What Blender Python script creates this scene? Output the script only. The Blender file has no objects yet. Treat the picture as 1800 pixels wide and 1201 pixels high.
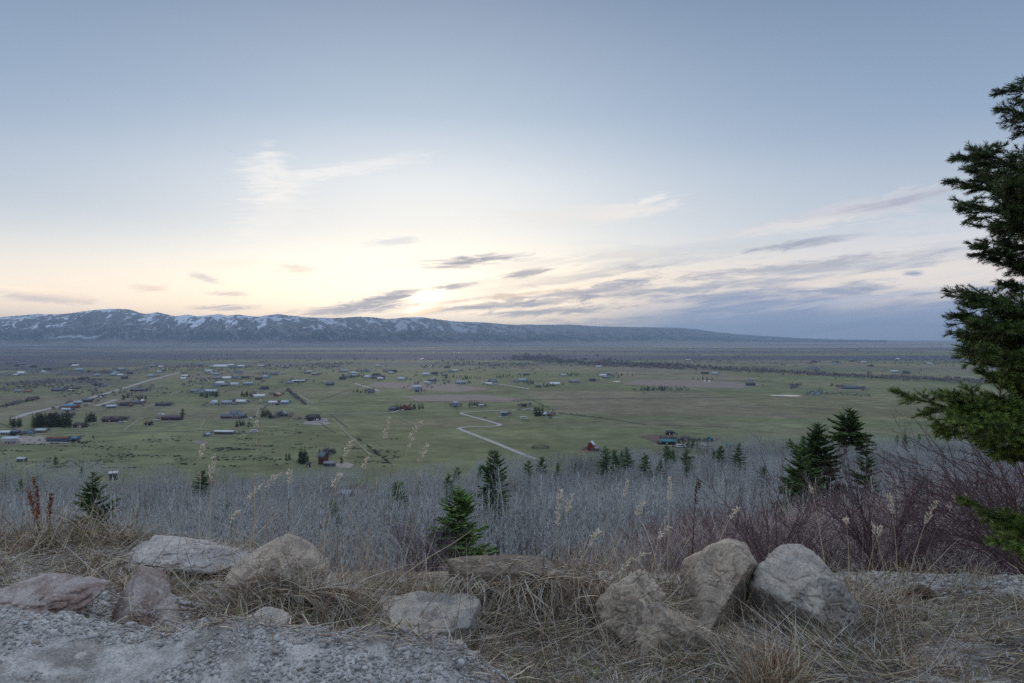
import bpy, math
import numpy as np
rad = math.radians
sc = bpy.context.scene
COL = sc.collection
F, HY, CAMZ, VZ = 1200.0, 594.0, 1.6, -100.0       # focal length in photo pixels, horizon row, eye height, valley level

def lin(r, g, b):
    f = lambda c: (c/255/12.92) if c/255 <= .04045 else ((c/255+.055)/1.055)**2.4
    return (f(r), f(g), f(b))

def vp(px, py, z=VZ):
    """the point at height z seen at pixel (px, py) of the photograph"""
    Y = (CAMZ-z)*F/(py-HY)
    return np.array(((px-900)/F*Y, Y, z))

# ------------------------------------------------------------------ camera
cam = bpy.data.cameras.new('camera'); cam.lens = 24; cam.sensor_width = 36
cam.clip_start = .05; cam.clip_end = 120000
co = bpy.data.objects.new('camera', cam); COL.objects.link(co)
co.location = (0, 0, CAMZ); co.rotation_euler = (rad(90-.31), 0, 0)
sc.camera = co
sc.view_settings.view_transform = 'Standard'; sc.view_settings.look = 'None'
sc.view_settings.exposure = .2; sc.view_settings.gamma = 1
cy = sc.cycles
cy.max_bounces = 4; cy.diffuse_bounces = 2; cy.glossy_bounces = 2; cy.transmission_bounces = 2
cy.volume_bounces = 0; cy.transparent_max_bounces = 6
cy.caustics_reflective = False; cy.caustics_refractive = False
cy.use_denoising = False
try:
    cy.denoiser = 'OPENIMAGEDENOISE'; cy.denoising_input_passes = 'RGB_ALBEDO_NORMAL'
except Exception: pass
cy.use_adaptive_sampling = False; cy.sample_clamp_indirect = 2.; cy.sample_clamp_direct = 6.

# ------------------------------------------------------------------ node helpers
class NT:
    def __init__(s, tree): s.t = tree; s.n = tree.nodes; s.l = tree.links
    def new(s, typ, **kw):
        n = s.n.new(typ)
        for k, v in kw.items(): setattr(n, k, v)
        return n
    def put(s, sock, v):
        if hasattr(v, 'is_output'): s.l.new(v, sock)
        elif isinstance(v, (tuple, list)) and len(v) == 3 and sock.type == 'RGBA': sock.default_value = (*v, 1)
        else: sock.default_value = v
    def m(s, op, a, b=None, c=None, clamp=False):
        n = s.new('ShaderNodeMath', operation=op, use_clamp=clamp)
        for i, v in enumerate((a, b, c)):
            if v is not None: s.put(n.inputs[i], v)
        return n.outputs[0]
    def mr(s, v, a, b, c=0., d=1., smooth=True):
        n = s.new('ShaderNodeMapRange'); n.interpolation_type = 'SMOOTHSTEP' if smooth else 'LINEAR'
        for i, q in enumerate((v, a, b, c, d)): s.put(n.inputs[i], q)
        return n.outputs[0]
    def mix(s, f, a, b, typ='MIX'):
        n = s.new('ShaderNodeMix', data_type='RGBA', blend_type=typ); n.clamp_factor = True
        s.put(n.inputs[0], f); s.put(n.inputs[6], a); s.put(n.inputs[7], b)
        return n.outputs[2]
    def ramp(s, f, pts, interp='LINEAR'):
        n = s.new('ShaderNodeValToRGB'); r = n.color_ramp; r.interpolation = interp
        while len(r.elements) < len(pts): r.elements.new(.5)
        for e, (p, c) in zip(r.elements, pts): e.position = p; e.color = (*c, 1)
        s.put(n.inputs[0], f); return n.outputs[0]
    def noise(s, vec, scale, detail=3, rough=.5, dist=0., out=0):
        n = s.new('ShaderNodeTexNoise'); s.put(n.inputs['Vector'], vec)
        n.inputs['Scale'].default_value = scale; n.inputs['Detail'].default_value = detail
        n.inputs['Roughness'].default_value = rough; n.inputs['Distortion'].default_value = dist
        return n.outputs[out]
    def xyz(s, x, y, z):
        n = s.new('ShaderNodeCombineXYZ')
        for i, v in enumerate((x, y, z)): s.put(n.inputs[i], v)
        return n.outputs[0]
    def sep(s, v):
        n = s.new('ShaderNodeSeparateXYZ'); s.put(n.inputs[0], v); return n.outputs

# ------------------------------------------------------------------ world: evening sky with clouds, by direction only
w = bpy.data.worlds.new('World'); sc.world = w; w.use_nodes = True
T = NT(w.node_tree); bg = w.node_tree.nodes['Background']
SUN_AZ, SUN_EL = -7.4, 3.4
tc = T.new('ShaderNodeTexCoord'); dx, dy, dz = T.sep(tc.outputs['Generated'])
az = T.m('MULTIPLY', T.m('ARCTAN2', dx, dy), 57.29578)
el = T.m('MULTIPLY', T.m('ARCSINE', T.m('MINIMUM', T.m('MAXIMUM', dz, -1.), 1.)), 57.29578)
e01 = T.m('DIVIDE', el, 90., clamp=True)
far = T.ramp(e01, [(0, lin(222, 212, 206)), (.035, lin(226, 219, 212)), (.09, lin(196, 204, 213)), (.17, lin(146, 165, 190)),
                   (.29, lin(110, 130, 159)), (.33, lin(119, 138, 167)), (.47, (.62, .74, .96)), (1, (.80, .92, 1.15))])  # both ramps: sky above the view is brightened to lift the ground light
near = T.ramp(e01, [(0, lin(255, 224, 184)), (.03, lin(255, 240, 214)), (.075, lin(250, 247, 238)), (.14, lin(228, 233, 236)), (.2, lin(180, 196, 212)),
                    (.29, lin(140, 156, 178)), (.33, lin(146, 165, 192)), (.47, (.66, .76, .94)), (1, (.80, .92, 1.15))])
daz = T.m('SUBTRACT', az, SUN_AZ)
g = T.m('EXPONENT', T.m('MULTIPLY', T.m('POWER', T.m('DIVIDE', daz, 24.), 2.), -1.))
base = T.mix(g, far, near)
# the physical sky, softly compressed, keeps its share of the gradient
st = T.new('ShaderNodeTexSky', sky_type='NISHITA', sun_disc=False)
st.sun_elevation = rad(SUN_EL); st.sun_rotation = rad(SUN_AZ); st.altitude = 1900; st.dust_density = 1.5
nv = T.mix(1., st.outputs[0], (.115, .125, .15), 'MULTIPLY')
nr = T.new('ShaderNodeSeparateColor'); T.put(nr.inputs[0], nv)
cc = T.new('ShaderNodeCombineColor')
for i in range(3):
    T.put(cc.inputs[i], T.m('DIVIDE', nr.outputs[i], T.m('ADD', T.m('MULTIPLY', nr.outputs[i], .55), .72)))
base = T.mix(.16, base, cc.outputs[0])
# glow round the hidden sun
def ell(ca, ce, ra, re, tilt=0.):
    """normalised squared distance from an ellipse in degrees"""
    c, s_ = math.cos(rad(tilt)), math.sin(rad(tilt))
    a = T.m('SUBTRACT', az, ca); e = T.m('SUBTRACT', el, ce)
    u = T.m('ADD', T.m('MULTIPLY', a, c/ra), T.m('MULTIPLY', e, s_/ra))
    v = T.m('ADD', T.m('MULTIPLY', a, -s_/re), T.m('MULTIPLY', e, c/re))
    return T.m('ADD', T.m('MULTIPLY', u, u), T.m('MULTIPLY', v, v))
def gauss(d): return T.m('EXPONENT', T.m('MULTIPLY', d, -1.))
gl = gauss(ell(SUN_AZ+.8, SUN_EL+1.2, 12., 6.))
base = T.mix(T.m('MULTIPLY', gl, .85), base, (1.02, .96, .84))
# the burning spot where the disc shines through
spot = gauss(ell(SUN_AZ+.1, SUN_EL+.02, 1.25, .42, 8)); spot2 = gauss(ell(SUN_AZ-.4, 2.3, .8, .22, 10))
base = T.mix(T.m('MULTIPLY', T.m('MAXIMUM', spot, spot2), 1.0), base, (2.6, 2.2, 1.6))
# --- clouds
tilt = T.m('SUBTRACT', el, T.m('MULTIPLY', T.m('ADD', az, 4.), .075))
sv = T.xyz(T.m('MULTIPLY', az, .075), T.m('MULTIPLY', tilt, .62), 3.1)
n1 = T.noise(sv, 1.0, 6, .58, .5)
n2 = T.noise(T.xyz(T.m('MULTIPLY', az, .2), T.m('MULTIPLY', tilt, 1.5), 9.2), 1.0, 5, .6, .8)
wv = T.noise(T.xyz(T.m('MULTIPLY', az, .30), T.m('MULTIPLY', T.m('SUBTRACT', el, T.m('MULTIPLY', az, .10)), 1.9), 1.7), 1.0, 8, .66, 1.1)
sunw = gauss(ell(SUN_AZ+3, 2, 20, 9))
bright = T.mix(sunw, lin(222, 216, 212), (1.0, .86, .64))
dark = T.mix(sunw, lin(128, 142, 172), lin(168, 161, 162))
# stratus streaks low over the range, thicker to the north (right)
band = T.m('MULTIPLY', T.mr(el, 9.0, 3.0), T.mr(az, -9., 10., 0., 1.))
band = T.m('MULTIPLY', band, T.mr(el, -.5, .8, .6, 1.))
base = T.mix(T.m('MULTIPLY', band, T.mr(n1, .40, .60, 0., .95)), base, bright)
base = T.mix(T.m('MULTIPLY', T.m('MULTIPLY', band, T.mr(n1, .54, .40, 0., .95)), .85), base, dark)
base = T.mix(T.m('MULTIPLY', band, T.mr(n2, .50, .70, 0., .8)), base, bright)
base = T.mix(T.m('MULTIPLY', band, T.mr(n2, .44, .30, 0., .5)), base, dark)
# grey-violet bank on the northern horizon
bank = T.m('MULTIPLY', T.mr(T.m('ADD', el, T.m('MULTIPLY', T.m('SUBTRACT', n1, .5), 3.)), 4.2, 1.6), T.mr(az, 3., 16.))
base = T.mix(T.m('MULTIPLY', bank, .9), base, lin(126, 143, 178))
def cpx(px, py):
    a = math.degrees(math.atan((px-900)/F)); return a, math.degrees(math.atan((HY-py)/F*math.cos(rad(a))))
def cloud(px, py, hw, hh, tl, col, k, lo=.36, hi=.62, nz=None):
    global base
    a, e = cpx(px, py); ca = math.cos(rad(a))
    d = gauss(ell(a, e, 1.3*hw/F*57.3*ca*ca, 1.15*hh/F*57.3*ca, tl))
    f = T.mr(T.m('ADD', T.m('MULTIPLY', d, .62), T.m('MULTIPLY', T.m('SUBTRACT', nz or wv, .5), 1.35)), lo-.18, hi+.04, 0., k)
    base = T.mix(T.m('MULTIPLY', f, T.mr(d, .02, .3)), base, col)
pale, cream, grey, slate = lin(248, 242, 234), lin(246, 232, 210), lin(150, 151, 160), lin(138, 144, 160)
cloud(470, 305, 44, 40, 30, pale, .62); cloud(500, 330, 75, 22, 20, pale, .5); cloud(640, 293, 110, 13, 11, pale, .42); cloud(480, 375, 70, 42, 25, pale, .45)
cloud(1010, 378, 135, 17, 4, lin(236, 230, 224), .75); cloud(1110, 375, 70, 16, 12, lin(236, 230, 224), .7); cloud(1150, 350, 28, 7, 15, pale, .4)
cloud(1510, 368, 210, 17, 8, lin(206, 204, 210), .9); cloud(1590, 352, 120, 9, 8, lin(160, 163, 178), .7); cloud(1400, 398, 120, 12, 6, lin(224, 220, 218), .75)
cloud(1600, 420, 300, 40, 5, lin(214, 214, 220), .5)
cloud(1390, 432, 85, 9, 6, lin(158, 163, 178), .9); cloud(1400, 470, 260, 10, 4, lin(160, 163, 176), .8); cloud(1480, 492, 260, 7, 4, lin(226, 218, 210), .8)
cloud(830, 458, 80, 11, 6, grey, .95); cloud(925, 480, 48, 7, 8, grey, .85); cloud(800, 503, 50, 5, 7, grey, .85)
cloud(690, 521, 56, 10, 9, grey, .98); cloud(640, 541, 85, 13, 6, grey, .95); cloud(560, 548, 60, 6, 2, lin(176, 170, 172), .8)
cloud(900, 535, 190, 8, 5, grey, .95); cloud(960, 548, 130, 7, 3, grey, .9); cloud(1095, 497, 55, 7, 6, lin(150, 155, 172), .9); cloud(1010, 515, 150, 6, 6, lin(160, 160, 170), .8)
cloud(880, 522, 120, 5, 6, lin(190, 176, 160), .8)
cloud(395, 541, 70, 6, 1, lin(178, 172, 176), .85); cloud(70, 522, 75, 11, -5, lin(188, 182, 184), .85); cloud(60, 512, 75, 10, -6, cream, .5)
cloud(258, 507, 34, 7, 0, lin(214, 200, 188), .8); cloud(360, 489, 26, 7, -15, lin(198, 194, 194), .8); cloud(405, 517, 36, 5, 0, lin(196, 188, 186), .8)
cloud(525, 474, 34, 8, 0, lin(222, 208, 196), .8); cloud(400, 465, 60, 9, 5, lin(240, 230, 214), .6); cloud(690, 425, 48, 8, 6, lin(214, 216, 218), .7)
cloud(1110, 471, 18, 7, 0, lin(182, 184, 190), .8); cloud(1605, 481, 18, 5, 0, lin(130, 146, 176), .9); cloud(1075, 447, 60, 6, 2, lin(222, 216, 208), .6)
cloud(1500, 527, 200, 6, 7, lin(176, 184, 202), .75); cloud(745, 548, 40, 8, 12, lin(255, 228, 176), .8)
base = T.mix(1., base, T.mix(T.m('MULTIPLY', T.mr(el, 10., .5), T.mr(az, 16., -6., .45, 1.)), (1, 1, 1), (1.82, 1.60, 1.34)), 'MULTIPLY')
# under the horizon: dark land
base = T.mix(T.mr(el, -.6, -3.), base, lin(70, 78, 92))
T.put(bg.inputs[0], base); bg.inputs[1].default_value = 1.0
w.cycles.sampling_method = 'MANUAL'; w.cycles.sample_map_resolution = 256

sl = bpy.data.lights.new('sun', 'SUN'); sl.energy = .9; sl.angle = rad(9); sl.color = (1, .82, .62)
so = bpy.data.objects.new('sun', sl); COL.objects.link(so)
from mathutils import Vector, Matrix, Euler
sd = Vector((math.sin(rad(SUN_AZ))*math.cos(rad(SUN_EL+1)), math.cos(rad(SUN_AZ))*math.cos(rad(SUN_EL+1)), math.sin(rad(SUN_EL+1))))
so.rotation_euler = (-sd).to_track_quat('-Z', 'Y').to_euler()

# ------------------------------------------------------------------ numpy noise
def _h(ix, iy, iz, s):
    n = (ix.astype(np.int64)*374761393 + iy.astype(np.int64)*668265263 + iz.astype(np.int64)*2147483647 + s*1442695041) & 0xffffffff
    n = ((n ^ (n >> 13))*1274126177) & 0xffffffff
    n = ((n ^ (n >> 15))*2246822519) & 0xffffffff
    return ((n ^ (n >> 16)) & 0xffffff)/16777215.0
def vn2(x, y, s=0):
    x = np.asarray(x, float); y = np.asarray(y, float)
    ix = np.floor(x); iy = np.floor(y); fx = x-ix; fy = y-iy
    fx = fx*fx*fx*(fx*(fx*6-15)+10); fy = fy*fy*fy*(fy*(fy*6-15)+10); z = np.zeros_like(ix)
    a = _h(ix, iy, z, s); b = _h(ix+1, iy, z, s); c = _h(ix, iy+1, z, s); d = _h(ix+1, iy+1, z, s)
    return (a+(b-a)*fx)*(1-fy)+(c+(d-c)*fx)*fy
def fbm2(x, y, o=4, s=0, g=.5):
    r = 0; a = 1.; t = 0
    for i in range(o):
        r = r+a*vn2(x*2**i+17.3*i, y*2**i-9.1*i, s+i); t += a; a *= g
    return r/t
def vn3(p, s=0):
    i = np.floor(p); f = p-i; f = f*f*f*(f*(f*6-15)+10); r = 0
    for dx_ in (0, 1):
        for dy_ in (0, 1):
            for dz_ in (0, 1):
                wgt = (f[:, 0] if dx_ else 1-f[:, 0])*(f[:, 1] if dy_ else 1-f[:, 1])*(f[:, 2] if dz_ else 1-f[:, 2])
                r = r+wgt*_h(i[:, 0]+dx_, i[:, 1]+dy_, i[:, 2]+dz_, s)
    return r
def fbm3(p, o=4, s=0, g=.5):
    r = 0; a = 1.; t = 0
    for i in range(o): r = r+a*vn3(p*2**i+13.7*i, s+i); t += a; a *= g
    return r/t
def sstep(x, a, b):
    t = np.clip((np.asarray(x, float)-a)/(b-a), 0, 1); return t*t*(3-2*t)

# ------------------------------------------------------------------ mesh building
class MB:
    """collects vertices, quads, triangles, material slots and vertex colours; becomes ONE mesh"""
    def __init__(s): s.v = []; s.q = []; s.t = []; s.qm = []; s.tm = []; s.c = []; s.n = 0
    def add(s, V, Q=None, T3=None, m=0, c=None):
        V = np.asarray(V, float).reshape(-1, 3)
        if Q is not None and len(Q): Q = np.asarray(Q, np.int64).reshape(-1, 4)+s.n; s.q.append(Q); s.qm.append(np.full(len(Q), m))
        if T3 is not None and len(T3): T3 = np.asarray(T3, np.int64).reshape(-1, 3)+s.n; s.t.append(T3); s.tm.append(np.full(len(T3), m))
        s.v.append(V); s.n += len(V)
        if c is None: c = (1, 1, 1)
        c = np.asarray(c, float); s.c.append(np.broadcast_to(c, (len(V), 3)) if c.ndim == 1 else c)
        return s
    def box(s, x0, x1, y0, y1, z0, z1, m=0, c=None):
        V = [(x, y, z) for z in (z0, z1) for y in (y0, y1) for x in (x0, x1)]
        return s.add(V, [(0, 2, 3, 1), (4, 5, 7, 6), (0, 1, 5, 4), (2, 6, 7, 3), (0, 4, 6, 2), (1, 3, 7, 5)], m=m, c=c)
    def mesh(s, name, mats=(), smooth=False):
        me = bpy.data.meshes.new(name); V = np.concatenate(s.v) if s.v else np.zeros((0, 3))
        Q = np.concatenate(s.q) if s.q else np.zeros((0, 4), int); T3 = np.concatenate(s.t) if s.t else np.zeros((0, 3), int)
        me.vertices.add(len(V)); me.vertices.foreach_set('co', V.astype(np.float32).ravel())
        nl = Q.size+T3.size; me.loops.add(nl); me.loops.foreach_set('vertex_index', np.concatenate([Q.ravel(), T3.ravel()]).astype(np.int32))
        npoly = len(Q)+len(T3); me.polygons.add(npoly)
        me.polygons.foreach_set('loop_start', np.concatenate([np.arange(len(Q))*4, Q.size+np.arange(len(T3))*3]).astype(np.int32))
        mi = np.concatenate(([*s.qm] or [np.zeros(0)]) + ([*s.tm] or [np.zeros(0)])) if npoly else np.zeros(0)
        me.polygons.foreach_set('material_index', mi.astype(np.int32))
        if smooth: me.polygons.foreach_set('use_smooth', np.ones(npoly, bool))
        for m in mats: me.materials.append(m)
        C = np.concatenate(s.c) if s.c else np.zeros((0, 3))
        at = me.color_attributes.new('col', 'FLOAT_COLOR', 'POINT')
        at.data.foreach_set('color', np.hstack([C, np.ones((len(C), 1))]).astype(np.float32).ravel())
        me.update(calc_edges=True); me.validate(); return me
def link(name, me, parent=None, loc=None):
    o = bpy.data.objects.new(name, me); COL.objects.link(o)
    if parent is not None: o.parent = parent
    if loc is not None: o.location = [float(q) for q in loc]
    return o
def tag(o, label, cat=None, group=None, kind=None):
    if label: o['label'] = label
    if cat: o['category'] = cat
    if group: o['group'] = group
    if kind: o['kind'] = kind
    return o
def empty(name, loc, rz=0., sc_=1.):
    o = bpy.data.objects.new(name, None); COL.objects.link(o); o.empty_display_size = .2
    o.location = [float(q) for q in loc]; o.rotation_euler = (0, 0, rz); o.scale = (sc_,)*3; return o
def copy_tree(o, parent=None):
    c = o.copy(); COL.objects.link(c); c.parent = parent
    for ch in list(o.children): copy_tree(ch, c)
    return c

def tubes(P, R, k=4):
    """P (N,m,3) paths, R (N,m) radii -> V, Q of N open tubes with k sides"""
    P = np.asarray(P, float); R = np.asarray(R, float); N, m, _ = P.shape
    D = np.gradient(P, axis=1); D /= np.linalg.norm(D, axis=2, keepdims=True)+1e-9
    ref = np.where(np.abs(D[:, :1, 2:3]) > .9, np.array([1., 0, 0]), np.array([0, 0, 1.]))
    A = np.cross(D, np.broadcast_to(ref, D.shape)); A /= np.linalg.norm(A, axis=2, keepdims=True)+1e-9
    B = np.cross(D, A); th = np.arange(k)*2*math.pi/k
    V = P[:, :, None]+R[:, :, None, None]*(A[:, :, None]*np.cos(th)[:, None]+B[:, :, None]*np.sin(th)[:, None])
    i = np.arange(N*m*k).reshape(N, m, k); j = np.roll(i, -1, axis=2)
    Q = np.stack([i[:, :-1], j[:, :-1], j[:, 1:], i[:, 1:]], -1).reshape(-1, 4)
    return V.reshape(-1, 3), Q
def ribbons(P, W, S):
    """flat strips: P (N,m,3), half widths W (N,m), side vectors S (N,3) or (N,m,3)"""
    P = np.asarray(P, float); N, m, _ = P.shape
    if S.ndim == 2: S = S[:, None]
    S = np.broadcast_to(S, P.shape); V = np.stack([P-S*W[..., None], P+S*W[..., None]], 2)
    i = np.arange(N*m*2).reshape(N, m, 2)
    return V.reshape(-1, 3), np.stack([i[:, :-1, 0], i[:, :-1, 1], i[:, 1:, 1], i[:, 1:, 0]], -1).reshape(-1, 4)
def unit(v): v = np.asarray(v, float); return v/(np.linalg.norm(v, axis=-1, keepdims=True)+1e-12)

# ------------------------------------------------------------------ materials
MATS = {}
def mat(name, color=None, rough=.85, var=.25, scale=3., bump=0., attr=False, spec=.3, metal=0., translucent=0., mixc=None, mixs=1., detail=4):
    """principled surface: colour (or the mesh's own 'col') broken up by noise; optional second colour in patches"""
    if name in MATS: return MATS[name]
    m = bpy.data.materials.new(name); m.use_nodes = True; t = NT(m.node_tree); p = m.node_tree.nodes['Principled BSDF']
    c = t.new('ShaderNodeTexCoord').outputs['Object']
    if attr:
        a = t.new('ShaderNodeAttribute', attribute_name='col'); base = a.outputs['Color']
        if color: base = t.mix(1., base, color, 'MULTIPLY')
    else: base = color
    if mixc: base = t.mix(t.mr(t.noise(c, mixs, detail, .6, .3), .42, .6), base, mixc)
    n = t.noise(c, scale, detail, .6)
    f = t.mr(n, .25, .75, 1-var, 1+var, False)
    v = t.new('ShaderNodeVectorMath', operation='SCALE'); t.put(v.inputs[0], base); t.put(v.inputs['Scale'], f)
    t.put(p.inputs['Base Color'], v.outputs[0]); p.inputs['Roughness'].default_value = rough
    p.inputs['Specular IOR Level'].default_value = spec; p.inputs['Metallic'].default_value = metal
    if bump:
        b = t.new('ShaderNodeBump'); b.inputs['Strength'].default_value = bump; b.inputs['Distance'].default_value = .02
        t.put(b.inputs['Height'], t.noise(c, scale*3, 5, .65)); t.put(p.inputs['Normal'], b.outputs[0])
    MATS[name] = m; return m
# ------------------------------------------------------------------ the ground: overlook, slope and valley in one sheet
PROF = np.array([(0, -.02), (4.3, -.06), (5.0, -.16), (5.8, -.5), (7, -1.1), (8.5, -1.85), (10, -2.6), (15, -5.0), (22, -8.3), (30, -11.8), (45, -17.5), (60, -22.8),
                 (100, -34), (150, -46.5), (200, -57), (300, -77.5), (400, -94), (440, -98), (480, -99.7), (520, -100), (1e6, -100)])
def slope_z(X, Y):
    X = np.asarray(X, float); Y = np.asarray(Y, float)
    t = X/np.maximum(Y, 1.)
    k = 1+.27*sstep(t, -.08, .34)*sstep(Y, 40, 200)
    z = np.interp(Y/k, PROF[:, 0], PROF[:, 1])
    amp = np.minimum(1.8, .022*Y)*sstep(Y, 6, 14)*(1-sstep(Y/k, 370, 450))
    return z+amp*(fbm2(X/22, Y/22, 4, 5)-.5)*2
def gz(x, y): return float(slope_z(np.array([x]), np.array([y]))[0])

def fieldcol(X, Y):
    """land cover of the valley: pasture, stubble and river-bottom brush in irregular plots"""
    n = len(X); u = X+120*(vn2(X/900, Y/900, 3)-.5); v = Y+160*(vn2(X/900, Y/900, 4)-.5)
    cx = np.floor(u/330); cy_ = np.floor(v/420); h1 = _h(cx, cy_, cx*0, 11); h2 = _h(cx, cy_, cx*0, 12)
    green = np.array(lin(110, 114, 82)); olive = np.array(lin(121, 117, 86)); tan = np.array(lin(124, 114, 98)); brush = np.array(lin(78, 78, 92)); deep = np.array(lin(96, 104, 70))
    C = green+(olive-green)*h1[:, None]
    C = C+(deep-C)*(sstep(h2, .55, .8)*.6)[:, None]
    C = C+(tan-C)*((h2 < .24)*.6*sstep(Y, 560, 900))[:, None]
    f = fbm2(X/170, Y/90, 5, 21, .55); C = C*(.66+.68*f)[:, None]
    f2 = fbm2(X/420, Y/160, 4, 31); C = C+(tan*.92-C)*(sstep(f2, .54, .72)*.42)[:, None]
    # hay rows and mottled sage on the near benches
    f3 = fbm2(X/14+Y/60, Y/9, 3, 41); C = C*(.72+.56*f3)[:, None]
    # the far half: cottonwood and willow bottoms in long bands
    w = sstep(Y, 1900, 3300)
    b = fbm2(X/2600+.3, Y/420, 4, 51)
    C = C+(brush-C)*(w*sstep(b, .36, .6)*.95)[:, None]
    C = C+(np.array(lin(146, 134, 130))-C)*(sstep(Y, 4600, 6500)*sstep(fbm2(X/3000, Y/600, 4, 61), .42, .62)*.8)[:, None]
    # left: willow bottoms begin nearer
    wl = sstep(-X/Y, .48, .66)*sstep(Y, 1150, 1700); C = C+(brush*.95-C)*(wl*.75*sstep(fbm2(X/200, Y/160, 4, 71), .34, .55))[:, None]
    return C
def slopecol(X, Y):
    f = fbm2(X/3.1, Y/3.1, 5, 81); a = np.array(lin(66, 60, 60)); b = np.array(lin(108, 98, 90))
    C = a+(b-a)*sstep(f, .36, .66)[:, None]
    s = sstep(fbm2(X/11, Y/16, 4, 91), .70, .735)*sstep(-X/Y, .2, .45)*sstep(Y, 60, 90)*(1-sstep(Y, 240, 300))
    return C+(np.array(lin(225, 228, 232))-C)*s[:, None]
ys = np.exp(np.linspace(math.log(3.6), math.log(28000), 800)); ts = np.concatenate([np.linspace(-1.9, -.86, 40)[:-1], np.linspace(-.86, .86, 680), np.linspace(.86, 1.9, 40)[1:]])
TT, YY = np.meshgrid(ts, ys); XX = TT*YY; ZZ = slope_z(XX.ravel(), YY.ravel())
ZZ = ZZ-.12*(1-sstep(YY.ravel(), 6.5, 9))                  # tucked under the finer overlook sheet
g_ = MB(); X_, Y_ = XX.ravel(), YY.ravel(); kk = 1+.27*sstep(X_/Y_, -.08, .34)
wv_ = sstep(Y_/kk+40*(fbm2(X_/60, Y_/60, 3, 15)-.5), 440, 500)[:, None]
CC = slopecol(X_, Y_)*(1-wv_)+fieldcol(X_, Y_)*wv_
i = np.arange(len(ys)*len(ts)).reshape(len(ys), len(ts)); Q = np.stack([i[:-1, :-1], i[:-1, 1:], i[1:, 1:], i[1:, :-1]], -1).reshape(-1, 4)
g_.add(np.stack([X_, Y_, ZZ], 1), Q, c=CC)
# behind the viewer the hillside climbs on
xs = np.linspace(-700, 700, 71); yb = np.concatenate([np.linspace(-500, -10, 50), np.linspace(-8, 3.6, 8)])
XB, YB = np.meshgrid(xs, yb); ZB = np.where(YB < -4, (-4-YB)*.2, 0)-.14; i = np.arange(XB.size).reshape(XB.shape)
g_.add(np.stack([XB.ravel(), YB.ravel(), ZB.ravel()], 1), np.stack([i[:-1, :-1], i[:-1, 1:], i[1:, 1:], i[1:, :-1]], -1).reshape(-1, 4), c=lin(120, 114, 104))
land = mat('land', None, .95, .3, .045, attr=True, spec=.1, detail=9)
tag(link('ground', g_.mesh('ground', [land], True)), 'grassy valley floor and the hillside falling to it', kind='structure')

# ------------------------------------------------------------------ mountain range across the valley
SK = np.array([(-900, 575), (-600, 566), (-300, 556), (-100, 560), (0, 558), (30, 555), (65, 552), (85, 553), (115, 552), (135, 549), (165, 545), (190, 543), (210, 543), (228, 544), (245, 550), (258, 552),
    (275, 549), (290, 552), (308, 556), (330, 553), (345, 556), (360, 555), (385, 552), (400, 555), (420, 553), (450, 557), (490, 552), (520, 556), (545, 558), (590, 559), (630, 557), (660, 558),
    (680, 561), (695, 560), (715, 558), (745, 558), (770, 562), (800, 565), (850, 567), (900, 571), (960, 571), (1000, 571), (1060, 574), (1120, 575), (1190, 576), (1225, 579), (1260, 584),
    (1300, 588), (1350, 591), (1410, 594.5), (1480, 597), (1600, 598)], float)
mt = np.linspace(-1.25, .55, 1500); mp = mt*F+900; NS = 150; s_ = np.concatenate([np.linspace(0, 1, NS), 1+np.linspace(.04, .9, 12)])
sky_ = np.interp(mp, SK[:, 0], SK[:, 1])+1.0*(fbm2(mp/9, mp*0, 4, 7)-.5)
D0 = 8200+700*(fbm2(mp/160, mp*0, 3, 8)-.5)+6000*sstep(mp, 700, 1450); D1 = D0+3600+2200*sstep(mp, 600, 1300)
zr = CAMZ+(HY-sky_)/F*D1
S, Tt = np.meshgrid(s_, mt); D = D0[:, None]+(D1-D0)[:, None]*S; X = Tt*D
h = np.clip(S, 0, 1)**1.25; back = 1-sstep(S, 1, 1.9)
spur = 1-np.abs(2*fbm2((X+.42*D)/1150, D/4200, 3, 33)-1)*2.2
spur2 = 1-np.abs(2*fbm2((X+.30*D)/420, D/1500, 3, 35)-1)*2
spur3 = 1-np.abs(2*fbm2((X-.25*D)/170, D/520, 3, 37)-1)*2
env = np.sin(np.clip(S, 0, 1)*math.pi)**.8
rel = (zr-VZ)[:, None]
Z = VZ+rel*h*back+env*rel*(.24*(spur-.45)+.16*(spur2-.45)+.06*(spur3-.5)+.05*(fbm2(X/90, D/90, 3, 36)-.5))
lim = CAMZ+(zr-CAMZ)[:, None]/D1[:, None]*D-6*(1-np.clip(S, 0, 1))
Z = np.where(S < .98, np.minimum(Z, lim), Z); Z = np.where(S <= 0, VZ-3, np.maximum(Z, VZ-3))
gx = np.gradient(Z, axis=0)/np.gradient(X, axis=0); gy = np.gradient(Z, axis=1)/np.gradient(D, axis=1)
alt = (Z-VZ)/np.maximum(rel, 1)
asp = .75*gx+.35*gy
nz_ = .5*fbm2((X+.5*D)/150, D/800, 4, 38)+.5*fbm2(X/170, D/260, 4, 28); nz2 = fbm2((X+.4*D)/40, D/90, 3, 39)
amt = (.25+.75*sstep(mp, 600, 250))*sstep(mp, 960, 600)*(.6+.8*fbm2(mp/70, mp*0, 2, 29))+.08*sstep(mp, 1250, 900)
amt = amt[:, None]
sn = np.tanh(asp*2.2)*.55+(nz_-.5)*2.6+(nz2-.5)*1.1+(alt-.60)*1.0
snow = sstep(sn, .30, .46)*sstep(alt, .34, .55)*np.minimum(1, .25+amt)*sstep(amt, 0, .12)
snow = np.maximum(snow, .85*sstep(alt, .84, .97)*sstep((nz_-.5)*1.3+(nz2-.5)*1.3+.35*np.tanh(asp*2), .0, .16)*np.minimum(1, amt*1.6))
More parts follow.
